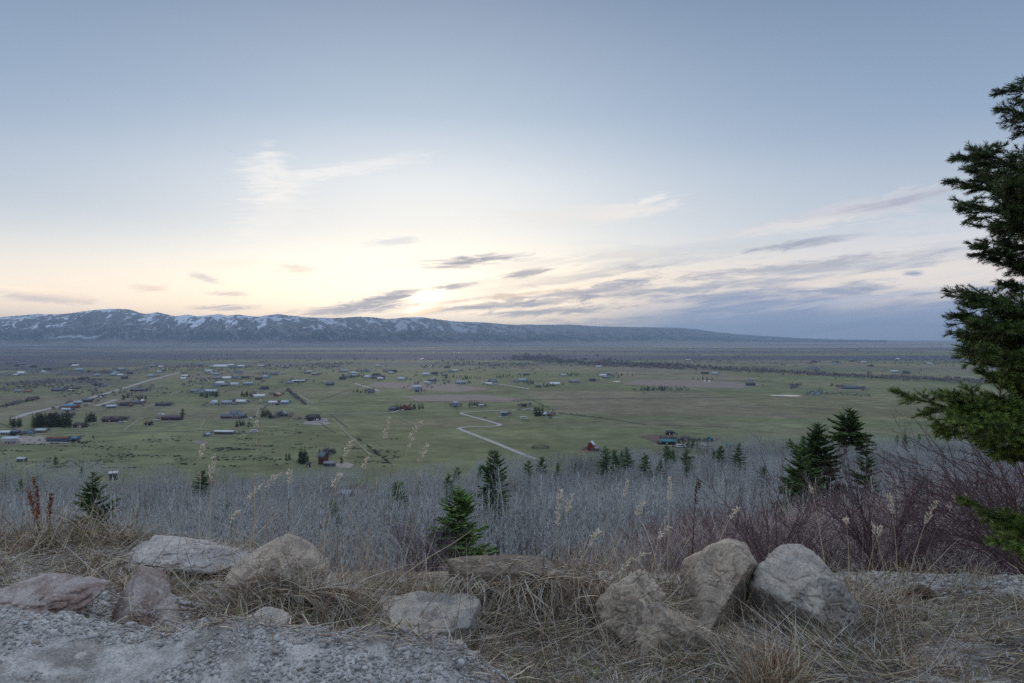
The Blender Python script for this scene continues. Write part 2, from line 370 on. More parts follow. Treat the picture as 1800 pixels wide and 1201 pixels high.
road_s = np.exp(-((S-(.30+.22*sstep(mp, 80, 290)[:, None]))/.012)**2)*(sstep(mp, 70, 110)*(1-sstep(mp, 255, 285)))[:, None]
snow = np.maximum(snow, road_s*.6)
forest = np.array(lin(50, 54, 60)); brushm = np.array(lin(112, 106, 108)); sno = np.array(lin(214, 220, 230))
fm = sstep(.5*nz_+.5*nz2+.25*(.5-alt), .38, .56)[..., None]
C = brushm+(forest-brushm)*np.maximum(fm, sstep(alt, .5, .75)[..., None]*.5)
C = C+(np.array(lin(128, 120, 120))-C)*(1-sstep(alt+.08*(nz_-.5), .02, .20))[..., None]
C = C+(sno-C)*snow[..., None]
g_ = MB(); i = np.arange(X.size).reshape(X.shape)
g_.add(np.stack([X.ravel(), D.ravel(), Z.ravel()], 1), np.stack([i[:-1, :-1], i[1:, :-1], i[1:, 1:], i[:-1, 1:]], -1).reshape(-1, 4), c=C.reshape(-1, 3))
tag(link('mountain_range', g_.mesh('mountain_range', [mat('mountain', None, 1, .2, .004, attr=True, spec=.0, detail=6)], True)), 'snow-streaked range of wooded mountains closing the valley', kind='structure')

# ------------------------------------------------------------------ roads, tracks, ponds, bare plots
gravel_m = mat('road_gravel', lin(166, 162, 156), .95, .22, .12, spec=.1)
track_m = mat('track_dirt', lin(134, 128, 108), .95, .3, .1, spec=.1)
ditch_m = mat('ditch_brush', lin(88, 88, 80), .95, .3, .5, spec=.1)
def strip(name, pts, wid, m, label, lift=.25, name_kind='structure', z=VZ):
    P = np.array([vp(x, y, z) for x, y in pts]); L = np.concatenate([[0], np.cumsum(np.linalg.norm(np.diff(P, axis=0), axis=1))])
    n = max(int(L[-1]/6), 8); q = np.linspace(0, L[-1], n); P = np.stack([np.interp(q, L, P[:, k]) for k in range(3)], 1)
    for _ in range(2): P[1:-1] = (P[:-2]+2*P[1:-1]+P[2:])/4
    D = unit(np.gradient(P, axis=0)); S = np.stack([D[:, 1], -D[:, 0], 0*D[:, 0]], 1)
    W = wid/2*(1+.25*(vn2(q/9, q*0, 3)-.5)); P[:, 2] += lift
    V, Q = ribbons(P[None], W[None], S[None]); b = MB().add(V, Q)
    return tag(link(name, b.mesh(name, [m])), label, kind=name_kind)
R_ = [([(942, 807.5), (930, 804), (870, 779), (803, 753.2), (812, 751.6), (872, 749.8), (882, 748.4), (877, 746), (845, 737), (812, 728.4), (808, 726.6), (820, 724.8), (870, 722.4), (925, 720)], 5.5, gravel_m),
      ([(20, 737), (50, 727), (120, 711), (205, 686.5), (255, 671), (315, 655)], 9, gravel_m), ([(168, 714), (205, 703)], 8, gravel_m),
      ([(45, 765), (120, 762), (350, 757), (460, 752)], 5, track_m), ([(216, 757), (246, 737), (268, 734)], 3.2, track_m), ([(200, 741), (260, 735), (330, 731), (345, 727), (388, 732), (440, 731)], 4, track_m),
      ([(567, 727), (672, 727), (690, 726), (705, 720)], 4, gravel_m), ([(350, 757), (360, 737)], 2.5, track_m), ([(450, 736), (458, 700), (452, 690)], 3, track_m),
      ([(584, 737), (615, 768), (652, 801)], 2.2, track_m), ([(551, 710), (524, 694)], 6, track_m), ([(582, 729), (610, 752)], 2, ditch_m), ([(692, 731), (735, 750)], 2.2, track_m),
      ([(623, 674), (667, 688)], 7, gravel_m), ([(596, 690), (610, 694)], 5, track_m), ([(297, 695), (320, 687)], 6, track_m), ([(330, 667), (355, 655)], 8, track_m),
      ([(320, 709), (410, 708), (440, 702)], 4, track_m), ([(845, 671), (900, 679), (930, 684)], 8, gravel_m), ([(900, 722), (935, 718)], 4, gravel_m), ([(1065, 668), (1080, 671), (1090, 674)], 8, track_m), ([(1205, 683), (1250, 689)], 7, track_m),
      ([(1320, 670), (1350, 678), (1400, 682)], 7, track_m), ([(1180, 707), (1260, 704), (1350, 700)], 5, track_m), ([(1440, 690), (1490, 685)], 7, track_m), ([(1500, 701), (1560, 706)], 5, track_m),
      ([(1155, 783), (1260, 789), (1320, 780)], 5, track_m), ([(640, 690), (560, 706)], 3, track_m), ([(270, 700), (226, 703)], 4, track_m),
      ([(780, 651), (1010, 640), (1200, 650)], 8, track_m), ([(700, 648), (590, 640), (470, 636)], 8, track_m), ([(1350, 652), (1500, 660), (1690, 668)], 7, track_m)]
for pts, wd, m in R_: strip('road', pts, wd, m, 'pale gravel road across the valley pasture' if m is gravel_m else 'faint dirt track between the valley fields')
for pts, wd in (([(551, 711), (700, 709), (900, 708)], 1.6), ([(690, 735), (1050, 728)], 1.2), ([(1135, 747), (1300, 752)], 2), ([(560, 742), (590, 762)], 1.2), ([(1330, 712), (1700, 735)], 1.6), ([(640, 676), (560, 705)], 2), ([(0, 745), (60, 768)], 2), ([(462, 752), (530, 760)], 1.2), ([(905, 703), (1100, 701), (1250, 699), (1400, 697)], 4), ([(985, 727), (1060, 735), (1135, 747)], 4), ([(560, 708), (760, 706), (900, 704)], 3), ([(0, 716), (66, 700)], 12)):
    strip('ditch', pts, wd, ditch_m, 'brushy ditch line between pastures', .3)
def plot(name, pts, m, label, lift=.18):
    P = np.array([vp(x, y) for x, y in pts]); n = len(P); ring = []
    for k in range(n):
        a, b = P[k], P[(k+1) % n]
        for q in range(10): ring.append(a+(b-a)*q/10)
    ring = np.array(ring); c = ring.mean(0); r_ = ring-c; ring = c+r_*(1+.05*(vn2(np.arange(len(ring))*.7, np.zeros(len(ring)), 5)-.5))[:, None]
    V = np.vstack([ring, c]); V[:, 2] += lift; k = np.arange(len(ring))
    return tag(link(name, MB().add(V, T3=np.stack([k, (k+1) % len(ring), np.full(len(ring), len(ring))], 1)).mesh(name, [m])), label, kind='structure')
plough = mat('ploughed_soil', lin(132, 120, 112), .95, .2, .05, spec=.1); bare = mat('bare_yard', lin(150, 142, 132), .95, .2, .3, spec=.1); dark_soil = mat('dark_soil', lin(98, 84, 76), .95, .2, .2, spec=.1)
plot('ploughed_field', [(704, 697), (735, 706), (895, 707), (920, 702), (845, 694), (760, 695)], plough, 'brownish ploughed strip in the middle pasture')
plot('ploughed_field', [(1120, 668), (1090, 676), (1300, 684), (1340, 676), (1250, 669)], plough, 'brown stubble field beyond the dark grove')
plot('ploughed_field', [(660, 672), (640, 680), (800, 690), (860, 684), (800, 675)], plough, 'pale brown fallow field among far farms')
plot('yard', [(530, 746), (538, 740), (570, 739), (583, 745), (565, 748)], bare, 'bare gravel yard below the black barn')
plot('yard', [(565, 821), (575, 815), (610, 813), (622, 818), (615, 824)], bare, 'bare gravel yard by the brown house')
plot('yard', [(30, 768), (70, 766), (120, 779), (60, 781), (30, 780)], bare, 'bare yard by the metal barn')
plot('yard', [(335, 779), (345, 774), (366, 776), (360, 783)], plough, 'reddish bare patch in the near pasture')
plot('corral_ground', [(1122, 768), (1150, 764), (1185, 765), (1190, 774), (1150, 777)], dark_soil, 'dark bare corral ground by the teal barn')
plot('corral_ground', [(1014, 794), (1030, 790), (1048, 793), (1030, 796)], mat('red_soil', lin(142, 100, 80), .95, .2, .2), 'red bare soil in front of the red barn')
wm = bpy.data.materials.new('water'); wm.use_nodes = True; p_ = wm.node_tree.nodes['Principled BSDF']; p_.inputs['Base Color'].default_value = (.03, .04, .05, 1); p_.inputs['Roughness'].default_value = .05; p_.inputs['IOR'].default_value = 1.5
for x, y, hw, hh in ((1383, 696, 23, 1.6), (741, 630.5, 6, .6), (805, 619.5, 6, .6), (758, 644, 5, .4), (599, 625, 12, .35), (1226, 617, 5, .5), (1241, 615, 5, .5), (1243, 670, 7, 1), (1084, 671, 7, .7), (761, 619, 3, .5), (805, 607, 5, .5), (792, 618.5, 2, .4)):
    th = np.linspace(0, 2*math.pi, 28, endpoint=False); rr = 1+.25*np.sin(2*th+x)+.12*np.sin(3*th+y)
    P = np.array([vp(x+hw*rr[k]*math.cos(th[k]), y+hh*rr[k]*math.sin(th[k])) for k in range(28)]); P[:, 2] += .35
    k = np.arange(28); V = np.vstack([P, P.mean(0)])
    tag(link('pond', MB().add(V, T3=np.stack([(k+1) % 28, k, np.full(28, 28)], 1)).mesh('pond', [wm])), 'still pond shining with the evening sky', kind='structure')

# ------------------------------------------------------------------ evening air over the valley
hb = MB().box(-34000, 34000, -600, 29000, -104, 560)
vm = bpy.data.materials.new('haze_air'); vm.use_nodes = True; nt_ = vm.node_tree; nt_.nodes.remove(nt_.nodes['Principled BSDF'])
pv = nt_.nodes.new('ShaderNodeVolumePrincipled'); pv.inputs['Density'].default_value = 5.6e-5; pv.inputs['Color'].default_value = (.52, .73, 1.0, 1); pv.inputs['Anisotropy'].default_value = .28
nt_.links.new(pv.outputs[0], nt_.nodes['Material Output'].inputs['Volume']); vm.cycles.homogeneous_volume = True
tag(link('haze', hb.mesh('haze', [vm])), 'blue evening haze over the valley', kind='stuff')
# ------------------------------------------------------------------ houses, sheds and vehicles of the valley
WALLC = dict(white=(206, 208, 210), cream=(196, 186, 166), blue=(84, 128, 158), brown=(86, 66, 56), dark=(58, 54, 54), grey=(128, 130, 134), slate=(92, 102, 116), red=(140, 44, 44), log=(116, 70, 50),
             tan=(160, 140, 116), pale=(176, 186, 194), steel=(150, 160, 170), teal=(62, 118, 120), purple=(84, 68, 78), rust=(112, 66, 52), lightblue=(150, 178, 200), orange=(170, 104, 50), green=(58, 92, 80))
def wm_(n): return mat('paint_'+n, lin(*WALLC[n]), .75, .10, .8, spec=.3)
def rm_(n): return mat('roofing_'+n, lin(*WALLC[n]), .65, .16, 1.2, spec=.35)
glass = mat('window_glass', lin(36, 42, 52), .15, .05, 1., spec=.6)
trim = mat('white_trim', lin(214, 214, 212), .6, .06, 1.)
HOMES = []
def gable(L_, Wd, Hw, Hr, over=.5):
    """body and roof of a gabled building, ridge along x, base at z 0"""
    x, y = L_/2, Wd/2
    V = [(-x, -y, 0), (x, -y, 0), (x, y, 0), (-x, y, 0), (-x, -y, Hw), (x, -y, Hw), (x, y, Hw), (-x, y, Hw), (-x, 0, Hw+Hr), (x, 0, Hw+Hr)]
    b = MB().add(V, [(0, 1, 5, 4), (2, 3, 7, 6), (1, 2, 6, 5), (3, 0, 4, 7), (0, 3, 2, 1)], [(5, 6, 9), (7, 4, 8)])
    r = MB(); k = Hr/y; xo = x+over; yo = y+over; e = .03; th = .22
    for s in (-1, 1):
        P = [(-xo, s*yo, Hw-k*over+e), (xo, s*yo, Hw-k*over+e), (xo, 0, Hw+Hr+e), (-xo, 0, Hw+Hr+e)]
        P = P+[(a, b_, c+th) for a, b_, c in P]
        f = [(0, 1, 2, 3), (7, 6, 5, 4), (0, 4, 5, 1), (1, 5, 6, 2), (2, 6, 7, 3), (3, 7, 4, 0)]
        r.add(P, f if s < 0 else [q[::-1] for q in f])
    return b, r
def building(name, px, py, wpx, wall, roof, label, cat='house', yaw=0., dep=.55, hw=2.8, hr=None, parts=True, second=None, chimney=False, porch=False, door=True, nwin=3, group=None, fl=1, big_door=False, z=VZ):
    """one building standing at a pixel of the photograph, wpx pixels long"""
    P = vp(px, py, z); L_ = wpx*P[1]/F*(.84 if parts else 1.); HOMES.append((px, py, wpx, parts))
    cs = abs(math.cos(rad(yaw))); sn_ = abs(math.sin(rad(yaw))); L_ = L_/(cs+dep*sn_); Wd = max(L_*dep, 3.)
    hw = hw*fl*(1.12 if parts else 1.); hr = hr if hr else Wd*.32
    b, r = gable(L_, Wd, hw, hr)
    P[1] += Wd*.4
    if not parts:
        m = MB(); m.v = b.v+r.v; m.c = b.c+r.c; n = b.n
        m.q = [q for q in b.q]+[q+n for q in r.q]; m.qm = b.qm+[q+1 for q in r.qm]; m.t = b.t; m.tm = b.tm; m.n = n+r.n
        if second: pass
        o = link(name, m.mesh(name, [wm_(wall), rm_(roof)]), loc=P); o.rotation_euler.z = rad(yaw)
        return tag(o, label, cat, group)
    root = empty(name, P, rad(yaw)); tag(root, label, cat, group)
    link('wall', b.mesh('wall', [wm_(wall)]), root); ro = link('roof', r.mesh('roof', [rm_(roof)]), root)
    x, y = L_/2, Wd/2
    def win(cx, cz, ww, hh, face=-1):
        m = MB().box(cx-ww/2, cx+ww/2, face*y-.06, face*y+.06, cz-hh/2, cz+hh/2); f = link('window', m.mesh('window', [glass]), root)
    for k in range(nwin):
        for lv in range(fl):
            cx = -x+L_*(k+.6)/(nwin+.2); win(cx, 1.55+lv*2.8, min(1.5, L_/nwin*.45), 1.15)
    for s in (-1, 1):
        link('window', MB().box(s*x-.06, s*x+.06, -.6, .6, 1.1+2.8*(fl-1), 2.3+2.8*(fl-1)).mesh('window', [glass]), root)
    if door:
        dx_ = -x+L_*.46 if nwin > 1 else 0; link('door', MB().box(dx_-.5, dx_+.5, -y-.09, -y+.02, .05, 2.1).mesh('door', [wm_('brown' if wall not in ('brown', 'dark', 'log') else 'white')]), root)
    if big_door:
        link('door', MB().box(x*.25, x*.25+min(3.4, L_*.3), -y-.1, -y+.02, .05, min(2.6, hw-.1)).mesh('door', [wm_('white' if wall != 'white' else 'grey')]), root)
    if chimney:
        link('chimney', MB().box(x*.3-.4, x*.3+.4, y*.2-.4, y*.2+.4, hw+hr*.4, hw+hr+1.).mesh('chimney', [wm_('rust')]), ro)
    if porch:
        m = MB(); m.box(-x*.8, x*.8, -y-2.4, -y-.02, hw-.35, hw-.18)
        for k in range(4): q = -x*.75+k*x*.5; m.box(q-.08, q+.08, -y-2.3, -y-2.14, 0, hw-.35)
        m.box(-x*.8, x*.8, -y-2.4, -y-.02, 0, .25); link('porch', m.mesh('porch', [wm_('tan')]), root)
    if second:
        ox, ln, fl2, wl, rf, turn = second      # a wing: offset along x, length, storeys, paint, roofing, turned
        b2, r2 = gable(ln, Wd*.9, 2.8*fl2+.3, Wd*.3)
        a = rad(turn); c_, s_ = math.cos(a), math.sin(a)
        for bb, nm, mm in ((b2, 'wall', wm_(wl)), (r2, 'roof', rm_(rf))):
            bb.v = [np.stack([ox+v[:, 0]*c_-v[:, 1]*s_, -.6+v[:, 0]*s_+v[:, 1]*c_, v[:, 2]], 1) for v in bb.v]
            link(nm, bb.mesh(nm, [mm]), root)
        yy = -.6-(ln/2 if turn else Wd*.45)
        link('window', MB().box(ox-1.0, ox+1.0, yy-.07, yy+.05, 1.0+2.8*(fl2-1), 2.4+2.8*(fl2-1)).mesh('window', [glass]), root)
    return root
B = building
B('metal_barn', 15, 780, 33, 'white', 'pale', 'white metal barn with a low pale roof cut by the left edge', 'barn', 12, .6, 4.2, 1.5, big_door=True, nwin=2)
B('shed', 7, 765, 20, 'pale', 'white', 'long pale shed behind the white metal barn', 'shed', 4, .45, 2.6, nwin=2)
B('shed', 26, 764, 15, 'slate', 'slate', 'small slate-grey shed between pale roofs at the far left yard', 'shed', 20, .7, 2.8, nwin=1)
B('house', 46, 764, 18, 'lightblue', 'slate', 'pale blue gabled house in the yard beside the conifer row', 'house', -20, .7, 2.8, nwin=2)
B('shed', 70, 761, 20, 'tan', 'pale', 'tan shed with pale roof below the dark conifer row', 'shed', 10, .5, 2.4, nwin=1)
B('mobile_home', 99, 777, 45, 'blue', 'rust', 'long bright blue mobile home with a rusty red roof', 'house', -3, .24, 3.0, 1.3, nwin=5)
B('shed', 130, 775, 13, 'blue', 'blue', 'small blue shed at the end of the blue mobile home', 'shed', -10, .6, 2.2, nwin=1)
B('barn', 138, 752, 26, 'brown', 'dark', 'low dark brown barn below the reddish bush', 'barn', -14, .6, 2.6, nwin=1, big_door=True)
B('house', 193, 742, 34, 'brown', 'purple', 'dark brown house with steep purple-brown gables', 'house', 6, .55, 2.9, 3.2, nwin=3, second=(1.5, 7, 1, 'brown', 'purple', 90), chimney=True)
B('shed', 260, 748, 15, 'dark', 'brown', 'dark open shed beside the tan bare bank', 'shed', -18, .6, 2.6, nwin=1)
B('ranch_house', 300, 739, 41, 'purple', 'purple', 'long low purple-brown ranch house by the round green tree', 'house', -2, .36, 3.0, 2.0, nwin=5)
B('house', 408, 736, 48, 'slate', 'slate', 'big two-storey house with a pale upper gable and dark wings', 'house', 2, .42, 3.0, 2.2, nwin=4, second=(2, 11, 2, 'pale', 'slate', 0), porch=True)
B('mobile_home', 393, 764, 41, 'grey', 'white', 'long grey mobile home with a white roof in front of the pasture', 'house', -3, .24, 2.7, 1.0, nwin=6)
B('shed', 365, 768, 7, 'white', 'lightblue', 'tiny white shed left of the long grey mobile home', 'shed', 10, .8, 2.4, nwin=1)
B('house', 374, 712, 14, 'white', 'pale', 'white steep-gabled house left of the row of pale houses', 'house', 70, .7, 3.4, 3.0, nwin=1)
B('house', 397, 711, 21, 'pale', 'steel', 'low pale grey house in the middle of the row of pale houses', 'house', 5, .5, 2.8, nwin=3)
B('house', 423, 710, 22, 'pale', 'white', 'pale house with a white roof right of the row of pale houses', 'house', -8, .5, 3.2, nwin=3)
B('house', 285, 714, 30, 'slate', 'purple', 'long dark house with a flat ridge above the purple-brown ranch house', 'house', 0, .4, 2.8, 2., nwin=4)
B('house', 194, 718, 20, 'grey', 'pale', 'pale grey house at the corner of the short gravel road', 'house', 25, .5, 2.6, nwin=2)
B('house', 216, 714, 17, 'slate', 'dark', 'dark blue-grey house beside the orange-walled shed', 'house', -10, .6, 2.8, nwin=2)
B('shed', 229, 715, 8, 'orange', 'rust', 'small orange-walled shed between the slate houses', 'shed', -15, .7, 2.2, nwin=1)
B('house', 237, 711, 18, 'grey', 'slate', 'grey house behind the orange-walled shed', 'house', 8, .6, 2.9, nwin=2)
B('house', 250, 709, 15, 'tan', 'white', 'tan house with a bright white tilted roof', 'house', -40, .6, 3.0, 2.2, nwin=2)
B('house', 121, 718, 30, 'orange', 'blue', 'house with a blue roof and orange-lit wall beside the main road', 'house', -8, .5, 3.0, 2.2, nwin=3)  # the orange light on this wall is put into its paint colour
B('shed', 115, 723, 20, 'pale', 'pale', 'pale low shed in front of the blue-roofed house', 'shed', -8, .4, 2.3, nwin=1)
B('house', 135, 711, 18, 'steel', 'steel', 'steel-grey long house on the main road past the blue roof', 'house', 12, .5, 2.6, nwin=2)
B('house', 151, 707, 20, 'purple', 'slate', 'purple-brown house with white cars in front by the main road', 'house', 4, .5, 2.8, nwin=2)
B('trailer', 177, 701, 10, 'white', 'white', 'white trailer standing beside the main road', 'trailer', -35, .4, 2.4, .5, nwin=1)
B('house', 242, 688, 32, 'purple', 'slate', 'long dark house right of the main road where it narrows', 'house', 0, .35, 2.8, 1.9, nwin=4)
B('house', 171, 679, 14, 'dark', 'dark', 'dark gabled house with a white one left of the main road', 'house', 15, .7, 3.0, nwin=1)
B('house', 184, 680, 14, 'white', 'slate', 'white house at the side of the dark gabled house left of the main road', 'house', 0, .6, 2.6, nwin=2)
B('house', 99, 688, 22, 'slate', 'slate', 'slate house in the farmstead trees of the left pasture', 'house', 0, .5, 2.6, nwin=2)
B('trailer', 123, 688, 10, 'white', 'white', 'white trailer in the farmstead trees of the left pasture', 'trailer', 10, .5, 2.4, .6, nwin=1)
B('house', 32, 690, 20, 'pale', 'grey', 'pale house at the edge of the left willow wood', 'house', 5, .5, 2.6, nwin=2)
B('house', 48, 690, 11, 'tan', 'orange', 'tan house with an orange roof at the left willow wood', 'house', 0, .6, 2.6, nwin=1)
B('barn', 549, 740, 29, 'dark', 'dark', 'black-walled steep-gabled barn standing on a bare gravel yard', 'barn', 32, .75, 3.6, 3.4, nwin=2, big_door=True)
B('house', 495, 732, 15, 'slate', 'slate', 'steep dark A-frame house hidden in bare bushes', 'house', 82, .8, 2.2, 4.4, nwin=1)
B('house', 486, 697, 13, 'log', 'tan', 'small brown cabin with pale gable front left of the brush strip', 'house', 75, .8, 2.8, 2.8, nwin=1)
B('house', 479, 711, 17, 'white', 'white', 'white house with a flat pale roof at the brush strip', 'house', 0, .5, 2.7, nwin=3)
B('house', 500, 711, 17, 'lightblue', 'pale', 'light blue house with pale roof at the brush strip', 'house', -8, .6, 3.2, nwin=2)
B('mobile_home', 524, 672, 28, 'slate', 'white', 'long bright white roofed building beyond the pale lane', 'building', 0, .3, 3.0, 1.6, nwin=4)
B('house', 508, 675, 18, 'pale', 'grey', 'pale house left of the long white roofed building', 'house', 8, .5, 2.6, nwin=2)
B('house', 579, 678, 16, 'slate', 'slate', 'dark slate house with a lone tree in the upper left pasture', 'house', -15, .7, 3.4, nwin=2)
B('shed', 651, 691, 11, 'grey', 'slate', 'small grey shed at the end of the dark windbreak', 'shed', 0, .6, 2.8, nwin=1)
B('house', 668, 668, 11, 'lightblue', 'white', 'light blue house on the far lane above the windbreak', 'house', 0, .6, 3.2, nwin=1)
B('log_house', 713, 721, 24, 'log', 'log', 'red-brown log house with a broad gable among spruces', 'house', 80, .8, 3.0, 4.0, nwin=2, second=(0, 9, 1, 'log', 'brown', 90))
B('shed', 690, 722, 12, 'slate', 'slate', 'slate shed left of the red-brown log house', 'shed', 10, .7, 2.6, nwin=1)
B('house', 735, 689, 15, 'slate', 'slate', 'dark house with white garage doors above the ploughed strip', 'house', 5, .6, 3.0, nwin=2, big_door=True)
B('house', 801, 716, 11, 'lightblue', 'steel', 'two-storey light blue house above the winding gravel road', 'house', 0, .8, 2.9, nwin=2, fl=2)
B('trailer', 846, 715, 10, 'white', 'white', 'white trailer right of the three dark spruces', 'trailer', -5, .5, 2.6, .6, nwin=1)
B('shed', 886, 731, 12, 'blue', 'steel', 'blue box-like shed beside parked cars', 'shed', 0, .8, 3.6, .8, nwin=1)
B('shed', 921, 715, 11, 'rust', 'dark', 'dark red shed at the upper end of the winding gravel road', 'shed', -30, .7, 2.6, nwin=1)
B('house', 958, 732, 13, 'tan', 'pale', 'low cabin with a pale roof beside the A-frame', 'house', -35, .7, 2.6, 2.4, nwin=1)
B('house', 970, 731, 13, 'tan', 'slate', 'steep A-frame house with a tan front and dark roof', 'house', 88, .8, 1.6, 5., nwin=1)
B('red_barn', 1040, 793, 17, 'red', 'pale', 'tall narrow red barn with a pale roof by the bare aspens', 'barn', 68, .8, 5.0, 3.0, nwin=2, fl=1)
B('lean_to', 1049, 794, 8, 'grey', 'grey', 'small grey lean-to beside the tall red barn', 'shed', 0, .7, 2.6, nwin=1)
B('barn', 1174, 782, 33, 'dark', 'teal', 'long open barn with a teal metal roof', 'barn', -4, .3, 2.8, 1.6, nwin=4)
B('house', 1248, 777, 15, 'teal', 'teal', 'teal-roofed house behind parked vehicles', 'house', 70, .8, 2.8, 2.6, nwin=2)
B('shed', 1283, 788, 14, 'green', 'teal', 'teal shed among the conifers right of the barn', 'shed', 10, .6, 2.6, nwin=1)
B('shed', 1177, 765, 14, 'dark', 'dark', 'dark run-in shed at the top of the bare corral', 'shed', 12, .5, 2.8, nwin=2)
B('house', 1436, 695, 18, 'pale', 'slate', 'white-fronted house with grey gables beside the bright pond', 'house', 4, .5, 3.2, 2.6, nwin=3, second=(2, 8, 1, 'white', 'slate', 90))
B('house', 1397, 680, 14, 'slate', 'dark', 'slate house in a hedge above the bright pond', 'house', 0, .5, 2.8, nwin=2)
B('house', 1497, 684, 30, 'slate', 'slate', 'long dark hedge-side house right of the bright pond', 'house', 2, .4, 2.6, nwin=3)
B('house', 567, 817, 22, 'rust', 'slate', 'brown two-storey house with slate roof at the near conifers', 'house', -38, .7, 3.0, 3.0, nwin=2, fl=2)
B('shed', 541, 822, 9, 'dark', 'dark', 'small dark shed left of the near brown house', 'shed', 10, .8, 2.4, nwin=1)
B('garage', 579, 821, 24, 'slate', 'grey', 'low slate garage in front of the near brown house', 'garage', -2, .35, 2.6, 1.2, nwin=3)
B('cabin', 606, 876, 28, 'log', 'steel', 'cabin with a pale metal roof among the bare aspens', 'house', -14, .75, 2.6, 1.6, nwin=2, z=-99.2)
B('barn', 196, 845, 19, 'dark', 'white', 'dark barn with a tilted white roof behind the young fir', 'barn', 26, .9, 4.6, .9, nwin=1)
B('house', 366, 861, 16, 'rust', 'rust', 'reddish house half hidden by bare aspens', 'house', 50, .7, 3.4, 2.4, nwin=1, z=-99.5)
B('shed', 36, 812, 18, 'slate', 'pale', 'low shed with a pale roof at the left edge of the aspen wood', 'shed', -5, .4, 2.2, nwin=1)

# far houses, a few pixels each
rs = np.random.RandomState(4)
PAL = [('white', 'pale'), ('pale', 'slate'), ('grey', 'grey'), ('slate', 'dark'), ('tan', 'slate'), ('white', 'white'), ('lightblue', 'steel')]
FARG = [((20, 430), (641, 668), 46, 'small far house in the village beyond the left pastures', 'far village houses beyond the left pastures'),
        ((300, 470), (664, 704), 14, 'small house among the fenced lots right of the main road', 'houses of the fenced lots right of the main road'),
        ((450, 700), (642, 668), 24, 'small far house between the treed lots below the range', 'far houses between treed lots below the range'),
        ((700, 930), (640, 684), 20, 'small far farmhouse between the windbreaks of the middle valley', 'far farmhouses of the middle valley'),
        ((960, 1350), (632, 682), 14, 'tiny lone farmhouse out on the open right-hand pasture', 'lone farmhouses on the open pasture'),
        ((1350, 1640), (630, 660), 16, 'tiny far farmhouse along the brushy creek line', 'far farmhouses along the brushy creek')]
for (xa, xb), (ya, yb), n, lab, grp in FARG:
    for k in range(n):
        x = rs.uniform(xa, xb); y = rs.uniform(ya, yb); w_, r_ = PAL[rs.randint(len(PAL))]
        B('farmhouse', x, y, max(4.2, rs.uniform(14, 24)*F/vp(x, y)[1]), w_, r_, lab, 'house', rs.uniform(-40, 40), rs.uniform(.4, .7), rs.uniform(2.8, 4), parts=False, group=grp)
for x, y, wd, w_, r_, lab in ((387, 646, 24, 'white', 'white', 'very long bright white shed at the far edge of the village'), (211, 661, 11, 'white', 'white', 'bright white flat-roofed building in the far village'), (27, 661, 8, 'white', 'white', 'bright white building alone at the far left'),
                              (800, 653, 9, 'white', 'white', 'bright white roofed barn past the middle windbreaks'), (991, 661, 10, 'white', 'pale', 'white house at the end of a dark hedge in the open valley'), (947, 681, 10, 'grey', 'slate', 'grey house with round trees right of the middle farms'),
                              (908, 673, 14, 'pale', 'slate', 'pale house at the crossing of the middle farms'), (1320, 671, 10, 'white', 'slate', 'white-walled house with one dark tree in the open right pasture'), (1573, 655, 14, 'pale', 'pale', 'pale farm behind the creek brush on the right'),
                              (1519, 638, 9, 'white', 'pale', 'white far farm above the creek brush on the right'), (1210, 634, 10, 'pale', 'pale', 'pale far barn at the river bottom')):
    B('farm_building', x, y, wd, w_, r_, lab, 'building', 0, .4, 3.2, parts=False)

home_yard = mat('worn_yard', lin(122, 116, 98), .95, .3, .12, spec=.1)
